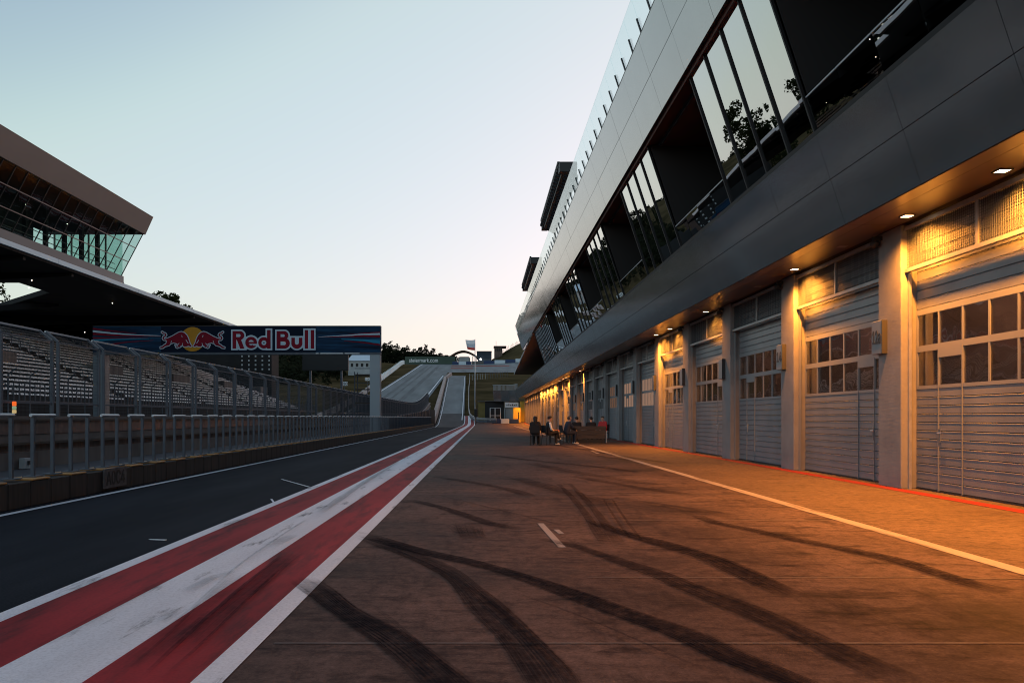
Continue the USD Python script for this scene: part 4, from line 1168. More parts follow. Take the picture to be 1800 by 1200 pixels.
# ------------------------------------------------------------------ grandstand
gs = thing("grandstand", "wide grandstand of pale seats under a dark roof left of the race track", "grandstand")
NR = 20
GS0, GS1 = 22.0, 146.0
xr = [-33.0 - 0.85 * i for i in range(NR + 1)]
zr = [2.45 + 0.40 * i for i in range(NR + 1)]
te = MB()
for i in range(NR):
    te.box(xr[i + 1], xr[i], GS0, GS1 - i * 1.0, -0.1, zr[i])
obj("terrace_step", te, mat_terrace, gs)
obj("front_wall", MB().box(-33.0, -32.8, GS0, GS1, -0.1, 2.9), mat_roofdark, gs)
aisles = [35, 55, 75, 95, 115, 135]
for i in range(NR):
    mb = MB()
    ysx = np.arange(GS0 + 0.3, GS1 - 0.4 - i * 1.0, 0.52)
    for y in ysx:
        if min(abs(y - a) for a in aisles) < 0.9 or (i in (8, 9) and min(abs(y - a - 10) for a in aisles) < 3.2):
            continue
        x = xr[i] - 0.38
        j = rng.uniform(-0.02, 0.02)
        mb.hexa([(x, y, zr[i] + 0.38), (x + 0.36, y, zr[i] + 0.42), (x + 0.36, y + 0.40, zr[i] + 0.42), (x, y + 0.40, zr[i] + 0.38), (x, y, zr[i] + 0.42), (x + 0.36, y, zr[i] + 0.46), (x + 0.36, y + 0.40, zr[i] + 0.46), (x, y + 0.40, zr[i] + 0.42)])
        mb.hexa([(x - 0.04, y, zr[i] + 0.40), (x + 0.0, y, zr[i] + 0.40), (x + 0.0, y + 0.40, zr[i] + 0.40), (x - 0.04, y + 0.40, zr[i] + 0.40),
                 (x - 0.14 + j, y, zr[i] + 0.60), (x - 0.10 + j, y, zr[i] + 0.60), (x - 0.10 + j, y + 0.40, zr[i] + 0.60), (x - 0.14 + j, y + 0.40, zr[i] + 0.60)])
    obj("seat_row", mb, mat_seat, gs, kind="stuff")
for a in aisles:
    hr = MB()
    for i in range(0, NR, 1):
        hr.bar((xr[i], a + 0.85, zr[i]), (xr[i], a + 0.85, zr[i] + 0.95), 0.05)
    hr.bar((xr[0], a + 0.85, zr[0] + 0.95), (xr[NR - 1], a + 0.85, zr[NR - 1] + 0.95), 0.06)
    obj("aisle_rail", hr, mat_fence, gs)
    # vomitory block
    obj("stair_block", MB().box(xr[10], xr[8] + 0.1, a + 7.2, a + 12.8, zr[7], zr[9] + 0.75), mat_concrete, gs)
# track side fence with bent tops
y = GS0
while y < GS1:
    ps = MB()
    ps.tube([(-31.0, y, 0), (-31.0, y, 4.0), (-30.95, y, 4.15), (-30.45, y, 4.5)], 0.05, 6)
    obj("bent_post", ps, mat_fence, gs)
    pk = MB()
    for t in (0.62, 1.25, 1.88):
        pk.box(-31.03, -30.97, y + t - 0.03, y + t + 0.03, 2.4, 3.6)
    pk.box(-31.03, -30.97, y + 0.05, y + 2.45, 2.35, 2.42)
    obj("picket_panel", pk, mat_fence, gs)
    y += 2.5
obj("track_barrier", MB().box(-31.2, -30.6, GS0, 330, -0.1, 0.0).box(-31.2, -30.8, GS0, GS1, -0.1, 1.5), mat_roofdark, gs)
for k in range(10):
    obj("advert_panel", MB().box(-30.79, -30.75, 80 + k * 6.4, 85.6 + k * 6.4, 0.6, 1.5), mat_greywhite, gs)
# roof with a notch of open sky
ZR = H + 10.62
roof = Polygon([(-30, 30), (-30, 132), (-58, 132), (-58, 82), (-47.2, 77.6), (-37.0, 68.0), (-36.7, 63.0), (-38.2, 63.0), (-58, 63.0), (-58, 30)]).buffer(0)
rm_ = trimesh.creation.extrude_polygon(roof, 0.45, engine="earcut")
rm_.apply_translation((0, 0, ZR))
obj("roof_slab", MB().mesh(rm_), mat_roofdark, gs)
for k in range(7):
    a = 30 + 13 * k
    obj("roof_edge", MB().box(-30.0, -29.82, a + 0.02, a + 12.98, ZR + 0.14, ZR + 0.47), mat_roof_edge, gs)
for k in range(12):
    y = 34 + 6.2 * k
    if 62 < y < 79:
        continue
    obj("roof_rib", MB().hexa([(-57, y - 0.15, ZR - 1.4), (-30.3, y - 0.15, ZR - 0.25), (-30.3, y + 0.15, ZR - 0.25), (-57, y + 0.15, ZR - 1.4), (-57, y - 0.15, ZR), (-30.3, y - 0.15, ZR), (-30.3, y + 0.15, ZR), (-57, y + 0.15, ZR)]), mat_roofdark, gs)
# back wall: solid with a patch of small openings near the gantry
bwl = MB()
bwl.box(-54.6, -54.0, 60, 76, 0, 13.0)
for yy0 in np.arange(76.0, 108, 0.9):
    if int(yy0 / 7.0) % 2:
        bwl.box(-54.6, -54.0, yy0, yy0 + 0.9, 0, ZR)
    else:
        bwl.box(-54.6, -54.0, yy0, yy0 + 0.55, 0, ZR)
for z in np.arange(0, ZR, 0.62):
    bwl.box(-54.5, -54.1, 76, 108, z, z + 0.34)
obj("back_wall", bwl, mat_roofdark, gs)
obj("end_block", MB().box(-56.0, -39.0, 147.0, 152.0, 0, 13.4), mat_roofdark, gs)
for i in range(5):
    for j in range(4):
        x, z = -44.6 + 1.25 * i, 10.0 + 0.8 * j
        obj("end_window", MB().box(x, x + 0.28, 146.93, 146.99, z, z + 0.3), mat_greywhite, gs)
for k in range(9):
    y = 84 + k * 2.6
    obj("back_column", MB().bar((-53.0, y, 8), (-50.5, y + 1.2, ZR), 0.5), mat_roofdark, gs)
for p, q_ in (((-52, 66, 9.5), (-40, 75, ZR)), ((-46, 58, 10), (-46, 66, ZR))):
    obj("brace", MB().bar(p, q_, 0.5), mat_roofdark, gs)
for x, y in ((-36.2, 63.5), (-33.5, 72.0), (-39.5, 63.2), (-34, 60), (-46, 92), (-44, 99)):
    s = trimesh.creation.icosphere(1, 0.04)
    s.apply_translation((x, y, ZR - 0.12 - (0.2 if x > -40 else 0.7)))
    obj("roof_light", MB().mesh(s), mat_spot, gs)

# ------------------------------------------------------------------ hospitality tower over the stand
wg = thing("hospitality_tower", "brown grey cantilevered hospitality box with slanted glazing above the grandstand roof", "building")
WY0, WY1 = 36.0, 72.2
zz_ = lambda z: z + H
XB = -39.5
prof = [(-30.0, 18.2), (-30.72, 16.6), (-32.7, 12.8), (-32.5, 12.0)]


def wslab(y0, y1, a, b, th):
    (xa, za), (xb, zb) = a, b
    return MB().hexa([(xa, y0, zz_(za)), (xa - th, y0, zz_(za)), (xa - th, y1, zz_(za)), (xa, y1, zz_(za)), (xb, y0, zz_(zb)), (xb - th, y0, zz_(zb)), (xb - th, y1, zz_(zb)), (xb, y1, zz_(zb))])


obj("upper_fascia", wslab(WY0, WY1, prof[1], prof[0], 0.4), mat_wing, wg)
obj("lower_band", wslab(WY0, WY1, prof[3], prof[2], 0.4), mat_wing_low, wg)
obj("roof", MB().box(XB, -30.3, WY0, WY1, zz_(17.9), zz_(18.18)), mat_wing, wg)
obj("floor", MB().box(XB, -32.95, WY0, WY1, zz_(12.02), zz_(12.5)), mat_roofdark, wg)
obj("ceiling", MB().box(XB, -31.2, WY0, WY1 - 0.5, zz_(16.65), zz_(16.9)), mat_roofdark, wg)
obj("back_wall", MB().box(XB - 0.2, XB, WY0, 66.0, zz_(12.0), zz_(18.1)), mat_roofdark, wg)
obj("core_wall", MB().box(XB + 2.5, -35.0, WY0, 62.0, zz_(12.5), zz_(16.6)), mat_roofdark, wg)
# end face: fascia, band and glass
obj("end_fascia", MB().hexa([(XB, WY1, zz_(16.6)), (-30.72, WY1, zz_(16.6)), (-30.72, WY1 + 0.3, zz_(16.6)), (XB, WY1 + 0.3, zz_(16.6)), (XB, WY1, zz_(18.2)), (-30.0, WY1, zz_(18.2)), (-30.0, WY1 + 0.3, zz_(18.2)), (XB, WY1 + 0.3, zz_(18.2))]), mat_wing, wg)
obj("end_band", MB().box(XB, -32.7, WY1, WY1 + 0.3, zz_(12.0), zz_(12.8)), mat_wing_low, wg)
npan = int((WY1 - WY0) / 1.4)
zl = [12.8, 14.05, 15.3, 16.6]
for i in range(npan):
    y1 = WY1 - 1.4 * i
    y0 = y1 - 1.4
    for a, b in zip(zl[:-1], zl[1:]):
        xa, xb = -32.7 + (a - 12.8) * (1.98 / 3.8), -32.7 + (b - 12.8) * (1.98 / 3.8)
        j = rng.uniform(-0.015, 0.015, 4)
        obj("pane", MB().hexa([(xa - 0.1 + j[0], y0 + 0.03, zz_(a)), (xa - 0.12 + j[0], y0 + 0.03, zz_(a)), (xa - 0.12 + j[1], y1 - 0.03, zz_(a)), (xa - 0.1 + j[1], y1 - 0.03, zz_(a)),
                              (xb - 0.1 + j[2], y0 + 0.03, zz_(b)), (xb - 0.12 + j[2], y0 + 0.03, zz_(b)), (xb - 0.12 + j[3], y1 - 0.03, zz_(b)), (xb - 0.1 + j[3], y1 - 0.03, zz_(b))]), mat_wing_glass, wg)
    obj("mullion", MB().bar((-32.78, y1 - 0.03, zz_(12.8)), (-30.8, y1 - 0.03, zz_(16.6)), 0.05, 0.07), mat_black, wg)
for a in zl[1:-1]:
    xa = -32.7 + (a - 12.8) * (1.98 / 3.8)
    obj("transom", MB().bar((xa - 0.06, WY0, zz_(a)), (xa - 0.06, WY1, zz_(a)), 0.06), mat_black, wg)
for i in range(4):
    xa, xb = -38.9 + i * 1.55, -38.9 + (i + 1) * 1.55
    obj("end_pane", MB().box(xa + 0.03, xb - 0.03, WY1 + 0.1, WY1 + 0.12, zz_(12.8), zz_(16.6)), mat_wing_glass, wg)
    obj("end_mullion", MB().box(xa - 0.05, xa + 0.05, WY1 + 0.02, WY1 + 0.2, zz_(12.8), zz_(16.6)), mat_black, wg)
for k in range(5):
    obj("inner_column", MB().box(-34.4, -34.1, WY1 - 1.6 - 2.8 * k, WY1 - 1.3 - 2.8 * k, zz_(12.5), zz_(16.6)), mat_roofdark, wg)
for z in (13.4, 13.9):
    obj("inner_rail", MB().bar((-33.4, WY0, zz_(z)), (-33.4, WY1, zz_(z)), 0.05), mat_black, wg)
for y in (44, 50, 56):
    obj("pylon", MB().box(-39.0, -36.0, y, y + 2.0, 0, zz_(12.0)), mat_roofdark, wg)
for (x, y, z) in ((-33.8, 55.4, 13.1), (-33.4, 64.0, 15.5), (-33.6, 58.5, 15.6), (-34.0, 53.0, 15.2)):
    s = trimesh.creation.icosphere(1, 0.06)
    s.apply_scale(0.6)
    s.apply_translation((x, y, zz_(z)))
    obj("ceiling_light", MB().mesh(s), mat_spot, wg)

# ------------------------------------------------------------------ trees


def leaf_cloud(centres, radii, n, size, seed, flat_=0.8):
    r = np.random.default_rng(seed)
    w = np.array([a ** 2.3 for a in radii])
    c = r.choice(len(centres), n, p=w / w.sum())
    d = r.normal(size=(n, 3))
    d /= np.linalg.norm(d, axis=1, keepdims=True)
    rad = np.array(radii)[c] * r.uniform(0.45, 1.08, n) ** 0.6
    p = np.array(centres)[c] + d * rad[:, None] * np.array([1, 1, flat_])
    u = r.normal(size=(n, 3))
    u /= np.linalg.norm(u, axis=1, keepdims=True)
    v = np.cross(u, r.normal(size=(n, 3)))
    v /= np.linalg.norm(v, axis=1, keepdims=True)
    s = size * r.uniform(0.6, 1.4, (n, 1))
    V = np.stack([p - u * s, p - v * s * 0.6, p + u * s, p + v * s * 0.6], 1).reshape(-1, 3)
    return V, np.arange(4 * n).reshape(-1, 4)


def broad_tree(x, y, z, h, r, label, seed, n=3800):
    q = np.random.default_rng(seed)
    t = thing("broadleaf_tree", label, "tree", "trees behind the grandstand")
    tr = MB()
    tr.tube([(x, y, z - 0.3), (x + 0.1, y, z + h * 0.3), (x, y + 0.2, z + h * 0.6)], [0.45, 0.34, 0.16], 8)
    cs, rs = [], []
    for k in range(48):
        a, e = q.uniform(0, 2 * np.pi), q.uniform(-1.5, 1.0)
        d = r * q.uniform(0.1, 0.95) * math.sqrt(max(0.05, 1 - (max(e, 0) * 0.95) ** 2))
        c = (x + d * math.cos(a), y + d * math.sin(a), z + h * 0.62 + e * h * 0.28)
        cs.append(c)
        rs.append(r * q.uniform(0.20, 0.36))
        if k < 8:
            tr.tube([(x, y, z + h * (0.25 + 0.03 * k)), ((x + c[0]) / 2, (y + c[1]) / 2, (z + h * 0.4 + c[2]) / 2 - 0.3), c], [0.16, 0.1, 0.04], 5)
    obj("trunk", tr, mat_bark, t)
    obj("crown", leaf_cloud(cs, rs, n, 0.34, seed + 1), mat_leaf, t)


def conifer(x, y, z, h, r, label, seed, n=650):
    q = np.random.default_rng(seed)
    t = thing("pine_tree", label, "tree", "pines on the crest")
    tr = MB().tube([(x, y, z - 0.3), (x, y, z + h * 0.95)], [0.22, 0.04], 6)
    cs, rs = [], []
    for k in range(70):
        f = q.uniform(0.15, 1.0)
        a = q.uniform(0, 2 * np.pi)
        d = r * (1.08 - f) ** 0.6 * q.uniform(0.1, 0.95)
        cs.append((x + d * math.cos(a), y + d * math.sin(a), z + h * f))
        rs.append(0.25 + r * (1.12 - f) * q.uniform(0.2, 0.38))
        if k < 8:
            tr.bar((x, y, z + h * f), cs[-1], 0.07)
    obj("trunk", tr, mat_bark, t)
    obj("crown", leaf_cloud(cs, rs, 3 * n, 0.34, seed + 1, 0.6), mat_needle, t)


bt = [(-67.8, 172, 27.6, 5.0, "round leafy tree rising above the bright edge of the grandstand roof"),
      (-71, 150, 24, 6.5, "broad leafy tree behind the far end of the grandstand, next to the roof-edge tree"),
      (-72, 132, 22, 6.0, "leafy tree behind the middle of the grandstand seen only in the building's glass"),
      (-74, 114, 23, 6.5, "leafy tree mirrored darkest in the pit building's windows"),
      (-73, 98, 21, 6.0, "leafy tree behind the near end of the grandstand roof"),
      (-75, 82, 23, 6.5, "leafy tree behind the hospitality tower")]
for i, (x, y, h, r, lab) in enumerate(bt):
    broad_tree(x, y, float(zt(x, y)), h, r, lab, 100 + 7 * i, 5200 if i == 0 else 4400)
places = ["tallest pine right of the gantry post", "pine next to the gantry post, second in the row", "bushy pine third from the gantry", "pine above the left end of the green hoarding", "thin pine over the hoarding's first letters",
          "pine above the middle of the hoarding lettering", "broad pine over the hoarding lettering", "pine over the last letters of the hoarding", "low pine right of the hoarding lettering", "small pine beside the arched roof"]
pk = [(676, 602), (686, 600), (697, 604), (708, 611), (716, 607), (727, 612), (739, 610), (749, 605), (762, 612), (773, 620)]
for i, ((px, py), lab) in enumerate(zip(pk, places)):
    Yp = 425 + (i % 3) * 9
    x = (px - 849) * Yp / 1400
    zb = float(zt(x, Yp))
    h = H + (733 - py) * Yp / 1400 - zb
    conifer(x, Yp, zb, h, 3.6 + 0.7 * ((i * 7) % 3), "dark " + lab, 300 + 5 * i, 1000)
wcs, wrs = [], []
wq = np.random.default_rng(77)
for k in range(620):
    px = wq.uniform(180, 800)
    Yp = wq.uniform(445, 520)
    x = (px - 849) * Yp / 1400
    zb = float(zt(x, Yp))
    top = H + (733 - wq.uniform(606, 626)) * Yp / 1400
    if px > 690:
        top = min(top, H + (733 - 617 - (px - 690) * 0.10) * Yp / 1400)
    for _ in range(3):
        wcs.append((x + wq.normal() * 1.2, Yp, wq.uniform(zb + 0.5, max(zb + 1.5, top))))
        wrs.append(wq.uniform(1.0, 2.0))
for k in range(260):
    px, Yp = wq.uniform(455, 602), wq.uniform(250, 430)
    x = (px - 849) * Yp / 1400
    zb = float(zt(x, Yp))
    for _ in range(2):
        wcs.append((x + wq.normal(), Yp, zb + wq.uniform(0.5, 4.5)))
        wrs.append(wq.uniform(1.0, 1.9))
obj("wood", leaf_cloud(wcs, wrs, 80000, 0.62, 78, 0.8), mat_needle, kind="stuff")

# ------------------------------------------------------------------ the crest: hoarding, arch, buildings, barriers
hb = thing("green_hoarding", "dark green roadside hoarding with white steiermark.com lettering on the crest", "billboard")
Yh = 396.0
sx = Yh / 1400
hx0, hx1 = (712 - 849) * sx, (800 - 849) * sx
hz = lambda py: H + (733 - py) * sx
mat_green = M("hoarding_green", (0.028, 0.05, 0.036), (0.035, 0.06, 0.044), scale=0.2, rough=0.6)
obj("panel", MB().box(hx0, hx1, Yh, Yh + 0.3, hz(641), hz(626.5)), mat_green, hb)
t = meshkit.text_mesh("steiermark.com", 1.9, 0.05)
t.apply_scale(((770 - 718.5) * sx / t.bounds[1][0], 1.0, 1))
v = np.array(t.vertices)
obj("lettering", (np.c_[(718.5 - 849) * sx + v[:, 0], Yh - 0.03 - v[:, 2], hz(636.5) + v[:, 1]], t.faces[:, ::-1]), mat_white, hb)
for k in range(5):
    x = hx0 + (hx1 - hx0) * (k + 0.5) / 5
    obj("support_post", MB().box(x - 0.12, x + 0.12, Yh + 0.31, Yh + 0.6, hz(645), hz(627)), mat_fence, hb)
obj("base_rail", MB().box(hx0 - 6, hx1 + 3, Yh - 0.8, Yh - 0.6, hz(642.5), hz(640)), mat_fence, hb)

ar = thing("arched_pavilion", "low pavilion with a thin brown arched roof on the crest", "pavilion")
Ya = 412.0
sa = Ya / 1400
xa0, xa1 = (789 - 849) * sa, (840 - 849) * sa
zc0, zc1 = H + (733 - 629) * sa, H + (733 - 618) * sa
mb = MB()
N = 20
prev = None
for k in range(N + 1):
    t_ = k / N
    x = xa0 + (xa1 - xa0) * t_
    z = zc0 + (zc1 - zc0) * math.sin(math.pi * t_)
    cur = [(x, Ya - 3, z), (x, Ya + 8, z), (x, Ya + 8, z + 0.45), (x, Ya - 3, z + 0.45)]
    if prev:
        mb.hexa([prev[0], cur[0], cur[1], prev[1], prev[3], cur[3], cur[2], prev[2]])
    prev = cur
obj("arched_roof", mb, M("arch_brown", (0.09, 0.055, 0.04), rough=0.6), ar)
obj("white_lounge", MB().cham((806 - 849) * sa, (826 - 849) * sa, Ya, Ya + 6, float(zt(-10, Ya)), H + (733 - 626.5) * sa, 0.6), mat_greywhite, ar)
for px in (794, 803, 831, 837):
    x = (px - 849) * sa
    obj("roof_column", MB().box(x - 0.2, x + 0.2, Ya, Ya + 0.4, float(zt(x, Ya)) - 0.3, zc0 + 0.9), mat_greywhite, ar)

db_ = thing("dark_tower_building", "dark blue slatted control building right of the flagpole on the crest", "building")
x0, x1 = (838 - 849) * sa, (864.5 - 849) * sa
obj("base", MB().box(x0 + 0.6, x1 - 0.4, Ya, Ya + 7, 26, H + (733 - 630) * sa), M("tower_blue_grey", (0.045, 0.06, 0.08), rough=0.5), db_)
obj("roof", MB().box(x0, x1, Ya - 0.5, Ya + 8, H + (733 - 618.5) * sa, H + (733 - 617) * sa), mat_black, db_)
for k in range(6):
    z = H + (733 - 630 + k * 1.95) * sa
    obj("louvre", MB().box(x0 + 0.1, x1 - 0.1, Ya - 0.3, Ya + 7.4, z + 0.05, z + 0.42), M(f"louvre_blue_{k}", (0.03, 0.045, 0.065), rough=0.5), db_)
s = trimesh.creation.icosphere(2, 0.55)
s.apply_translation(((845 - 849) * sa, Ya - 0.9, H + (733 - 631.5) * sa))
obj("floodlight", MB().mesh(s), emit("flood_white", (1, 0.97, 0.92), 3.0), db_)

bh = thing("hillside_house", "brown flat-roofed house on the grassy knoll right of the dark control building", "house")
Yq = 430.0
sq = Yq / 1400
obj("wall", MB().box((869 - 849) * sq, (883 - 849) * sq, Yq, Yq + 8, 30, H + (733 - 610) * sq), mat_wood_wall, bh)
obj("roof", MB().box((868 - 849) * sq, (890 - 849) * sq, Yq - 0.8, Yq + 9, H + (733 - 610) * sq, H + (733 - 608) * sq), mat_dark, bh)
for k in range(4):
    x = (870.5 + 3.2 * k - 849) * sq
    obj("window", MB().box(x, x + 0.55, Yq - 0.06, Yq - 0.01, H + (733 - 617) * sq, H + (733 - 612) * sq), mat_dark, bh)
obj("mast", MB().bar(((872 - 849) * sq, Yq + 1, H + (733 - 608) * sq), ((872 - 849) * sq, Yq + 1, H + (733 - 599) * sq), 0.12), mat_black, bh)
for k in range(16):
    x = (884 + k * 2.3 - 849) * sq
    zg = float(zt(x, Yq + 12))
    obj("parapet_post", MB().box(x, x + 0.14, Yq + 12, Yq + 12.14, zg - 0.5, zg + 1.6 + 0.3 * (k % 3)), mat_black, bh)

ba = thing("crest_barrier", "tyre barrier of navy and pale blocks along the outside of the crest corner", "barrier")
Yk = 388.0
sk = Yk / 1400
segs = [(795, 806, 0), (806.3, 819, 1), (819.3, 829, 0), (829.3, 850, 2), (850.3, 869, 0), (869.3, 888, 1), (888.3, 906, 0), (906.3, 925, 1)]
for a, b, c in segs:
    x0, x1 = (a - 849) * sk, (b - 849) * sk
    z0 = float(zt((x0 + x1) / 2, Yk)) - 0.2
    obj("barrier_block", MB().cham(x0, x1, Yk, Yk + 1.2, z0, z0 + 1.7, 0.08), (mat_blue, mat_pale_blue, mat_wing_low)[c], ba)
wb = thing("white_hillside_building", "small white building glimpsed under the right end of the gantry", "building")
Yw = 300.0
sw = Yw / 1400
x0, x1 = (612 - 849) * sw, (652 - 849) * sw
obj("wall", MB().box(x0, x1, Yw, Yw + 8, float(zt(x0, Yw)) - 1, H + (733 - 634) * sw), mat_greywhite, wb)
zr0 = H + (733 - 634) * sw
obj("roof", MB().hexa([(x0 - 0.5, Yw - 0.6, zr0), (x1 + 0.5, Yw - 0.6, zr0), (x1 + 0.5, Yw + 8.6, zr0), (x0 - 0.5, Yw + 8.6, zr0), (x0 + 1, Yw + 3.5, zr0 + 2.6), (x1 - 1, Yw + 3.5, zr0 + 2.6), (x1 - 1, Yw + 4.5, zr0 + 2.6), (x0 + 1, Yw + 4.5, zr0 + 2.6)]), mat_pale_blue, wb)
for k in range(4):
    x = x0 + 1 + k * 1.9
    obj("window", MB().box(x, x + 0.9, Yw - 0.05, Yw, zr0 - 2.2, zr0 - 1.0), mat_dark, wb)

# edge barriers
lb_ = thing("block_barrier", "white barrier of separate blocks climbing along the left of the race track", "barrier")
for k in range(22):
    y = 262 + k * 6.0
    x = -35.0 - (y - 273) * 0.034
    z = float(zt(x, y))
    obj("barrier_block", MB().cham(x - 0.5, x + 0.5, y, y + 2.2, z - 0.3, z + 1.6, 0.05), mat_white, lb_)
tb = thing("trackside_barrier", "grey guard wall along the far side of the main straight below the block barrier", "barrier")
for k in range(24):
    y = 146 + k * 5
    x = -31.5 - max(0, y - 200) * 0.04
    z0, z1 = float(zt(x, y)), float(zt(x, y + 5))
    obj("wall_segment", MB().hexa([(x - 0.3, y, z0 - 0.3), (x, y, z0 - 0.3), (x - 0.02, y + 4.96, z1 - 0.3), (x - 0.32, y + 4.96, z1 - 0.3), (x - 0.3, y, z0 + 1.2), (x, y, z0 + 1.2), (x - 0.02, y + 4.96, z1 + 1.2), (x - 0.32, y + 4.96, z1 + 1.2)]), mat_greywhite if k % 3 else mat_fence, tb)
ew = thing("exit_wall", "beige concrete wall between the pit exit road and the race track", "wall")
yw = np.arange(107.8, 300, 4.0)
for a, b in zip(yw[:-1], yw[1:]):
    xa, xb = float(exit_left(a)) - 0.25, float(exit_left(b)) - 0.25
    if a > 272:
        xa += (a - 272) * 0.06
        xb += (b - 272) * 0.06
    za, zb = float(zt(xa, a)), float(zt(xb, b))
    h = 0.9
    obj("wall_block", MB().hexa([(xa - 1.0, a, za - 0.3), (xa, a, za - 0.3), (xb, b - 0.02, zb - 0.3), (xb - 1.0, b - 0.02, zb - 0.3), (xa - 0.9, a, za + h), (xa - 0.1, a, za + h), (xb - 0.1, b - 0.02, zb + h), (xb - 0.9, b - 0.02, zb + h)]), mat_beige, ew)
gr_ = thing("guard_rail", "steel guard rail curving from the pit exit road around to the yard", "guard rail")
gp = [(-5.6, 290), (-5.2, 262), (-4.7, 220), (-4.2, 190), (-3.75, 168), (-3.3, 156), (-2.6, 148), (-1.5, 141), (0.0, 138), (1.6, 137)]
for (xa, ya), (xb, yb) in zip(gp[:-1], gp[1:]):
    xa, xb = xa + 0.75, xb + 0.75
    za, zb = float(zt(xa, ya)), float(zt(xb, yb))
    for z in (0.35, 0.8):
        obj("rail_beam", MB().bar((xa, ya, za + z), (xb, yb, zb + z), 0.08, 0.36), mat_rail_metal if z > 0.5 else mat_fence, gr_)
    L = math.hypot(xb - xa, yb - ya)
    for k in range(max(1, int(L / 4))):
        t_ = (k + 0.5) / max(1, int(L / 4))
        x, y = xa + (xb - xa) * t_ + 0.1, ya + (yb - ya) * t_
        obj("rail_post", MB().box(x - 0.05, x + 0.05, y - 0.05, y + 0.05, float(zt(x, y)) - 0.3, float(zt(x, y)) + 1.05), mat_fence, gr_)
wf_ = thing("bank_fence", "pale post and rail fence on top of the grass bank", "fence")
for k in range(16):
    x, y = -4.6 + k * 0.9, 272 + k * 1.2
    z = float(zt(x, y))
    obj("post", MB().box(x - 0.06, x + 0.06, y, y + 0.12, z - 0.2, z + 1.9), mat_fence if k > 6 else mat_greywhite, wf_)
obj("rail", MB().bar((-4.6, 272, float(zt(0, 272)) + 1.6), (8.9, 290, float(zt(0, 290)) + 1.6), 0.1), mat_fence, wf_)

fp = thing("flagpole", "tall flagpole with a white flag edged red at the bottom, at the pit exit", "flagpole")
Yf, xf = 136.0, -14 * 136 / 1400
sf = Yf / 1400
obj("pole", MB().tube([(xf, Yf, 0), (xf, Yf, 7), (xf, Yf, H + 137 * sf)], [0.10, 0.08, 0.05], 8), mat_fence_top, fp)
n, m_ = 14, 8
V = []
for i in range(n + 1):
    for j in range(m_ + 1):
        t_, s_ = i / n, j / m_
        x = xf - 0.05 - (16.5 - 3.5 * s_) * sf * t_
        V.append((x, Yf + 0.22 * math.sin(t_ * 6 + s_ * 1.2) * t_, H + (733 - (597 + 18.5 * s_ * (1 - 0.12 * t_) + 0.8 * math.sin(t_ * 3))) * sf))
V = np.array(V)
idx = np.arange((n + 1) * (m_ + 1)).reshape(n + 1, m_ + 1)
def compact(v, f):
    u, inv = np.unique(f, return_inverse=True)
    return v[u], inv.reshape(f.shape)


fq = lambda a, b: np.stack([idx[:-1, a:b], idx[1:, a:b], idx[1:, a + 1:b + 1], idx[:-1, a + 1:b + 1]], -1).reshape(-1, 4)
fl = obj("flag", compact(V, fq(0, 3)), mat_white, fp, smooth=True)
obj("grey_stripe", compact(V, fq(3, 6)), mat_pale_blue, fl, smooth=True)
obj("red_stripe", compact(V, fq(6, 8)), M("flag_red", (0.5, 0.06, 0.04), rough=0.7), fl, smooth=True)

tl = thing("pit_exit_light", "black traffic light head on a post at the pit exit, below the flag", "traffic light")
xl, yl = -1.2, 133.0
obj("post", MB().box(xl - 0.08, xl + 0.08, yl, yl + 0.16, 0, 1.3), mat_black, tl)
obj("head", MB().cham(xl - 0.26, xl + 0.26, yl - 0.1, yl + 0.25, 1.3, 2.7, 0.05), mat_black, tl)
for k in range(3):
    c = trimesh.creation.cylinder(0.16, 0.04, sections=16)
    c.apply_transform(trimesh.transformations.rotation_matrix(np.pi / 2, [1, 0, 0]))
    c.apply_translation((xl, yl - 0.12, 1.55 + k * 0.44))
    obj("lens", MB().mesh(c), mat_dark, tl)

# yard objects at the end of the garages
ty_ = thing("tyre_barrier", "navy and white padded tyre barrier lying in front of the yellow kiosk", "barrier")
Yt2 = 139.0
for a, b, c in ((865, 880.3, mat_blue), (880.5, 895, mat_pale_blue), (895.2, 912, mat_blue)):
    obj("barrier_block", MB().cham((a - 849) * Yt2 / 1400, (b - 849) * Yt2 / 1400, Yt2, Yt2 + 0.9, 0, 1.0, 0.08), c, ty_)
ki = thing("yellow_kiosk", "bright yellow kiosk with a dark door slit beside the last garage", "kiosk")
x0, x1, yk = 5.45, 6.75, 143.4
obj("cabin", MB().cham(x0, x1, yk, yk + 2, 0, 2.95, 0.03), mat_yellow_kiosk, ki)
obj("cap", MB().box(x0 - 0.05, x1 + 0.05, yk - 0.05, yk + 2.05, 2.96, 3.05), mat_yellow, ki)
obj("door_slit", MB().box(x1 - 0.45, x1 - 0.28, yk - 0.02, yk - 0.002, 0.9, 2.2), mat_dark, ki)
obj("door_panel", MB().box(x0 + 0.2, x1 - 0.12, yk - 0.012, yk - 0.003, 0.1, 2.6), mat_yellow, ki)
ct = thing("white_container", "white site container with a lettered sign board under the terrace nose", "container")
obj("box", MB().cham(4.0, 6.4, 148.0, 151.0, 0, 3.0, 0.04), mat_greywhite, ct)
obj("sign_board", MB().box(4.05, 6.55, 147.6, 147.7, 3.1, 4.05), mat_white, ct)
t = meshkit.text_mesh("LAPTOPS", 0.36, 0.01)
v = np.array(t.vertices)
v = np.c_[4.2 + v[:, 0] * (2.1 / t.bounds[1][0]), 147.58 - v[:, 2], 3.38 + v[:, 1]]
for x in (4.1, 6.45):
    obj("sign_post", MB().box(x - 0.05, x + 0.05, 147.72, 147.82, 0, 4.0), mat_fence, ct)
for k in range(6):
    obj("sign_mark", MB().box(4.35 + k * 0.34, 4.55 + k * 0.34, 147.575, 147.598, 3.42, 3.42 + 0.22 + 0.1 * (k % 2)), mat_wing_low, ct)
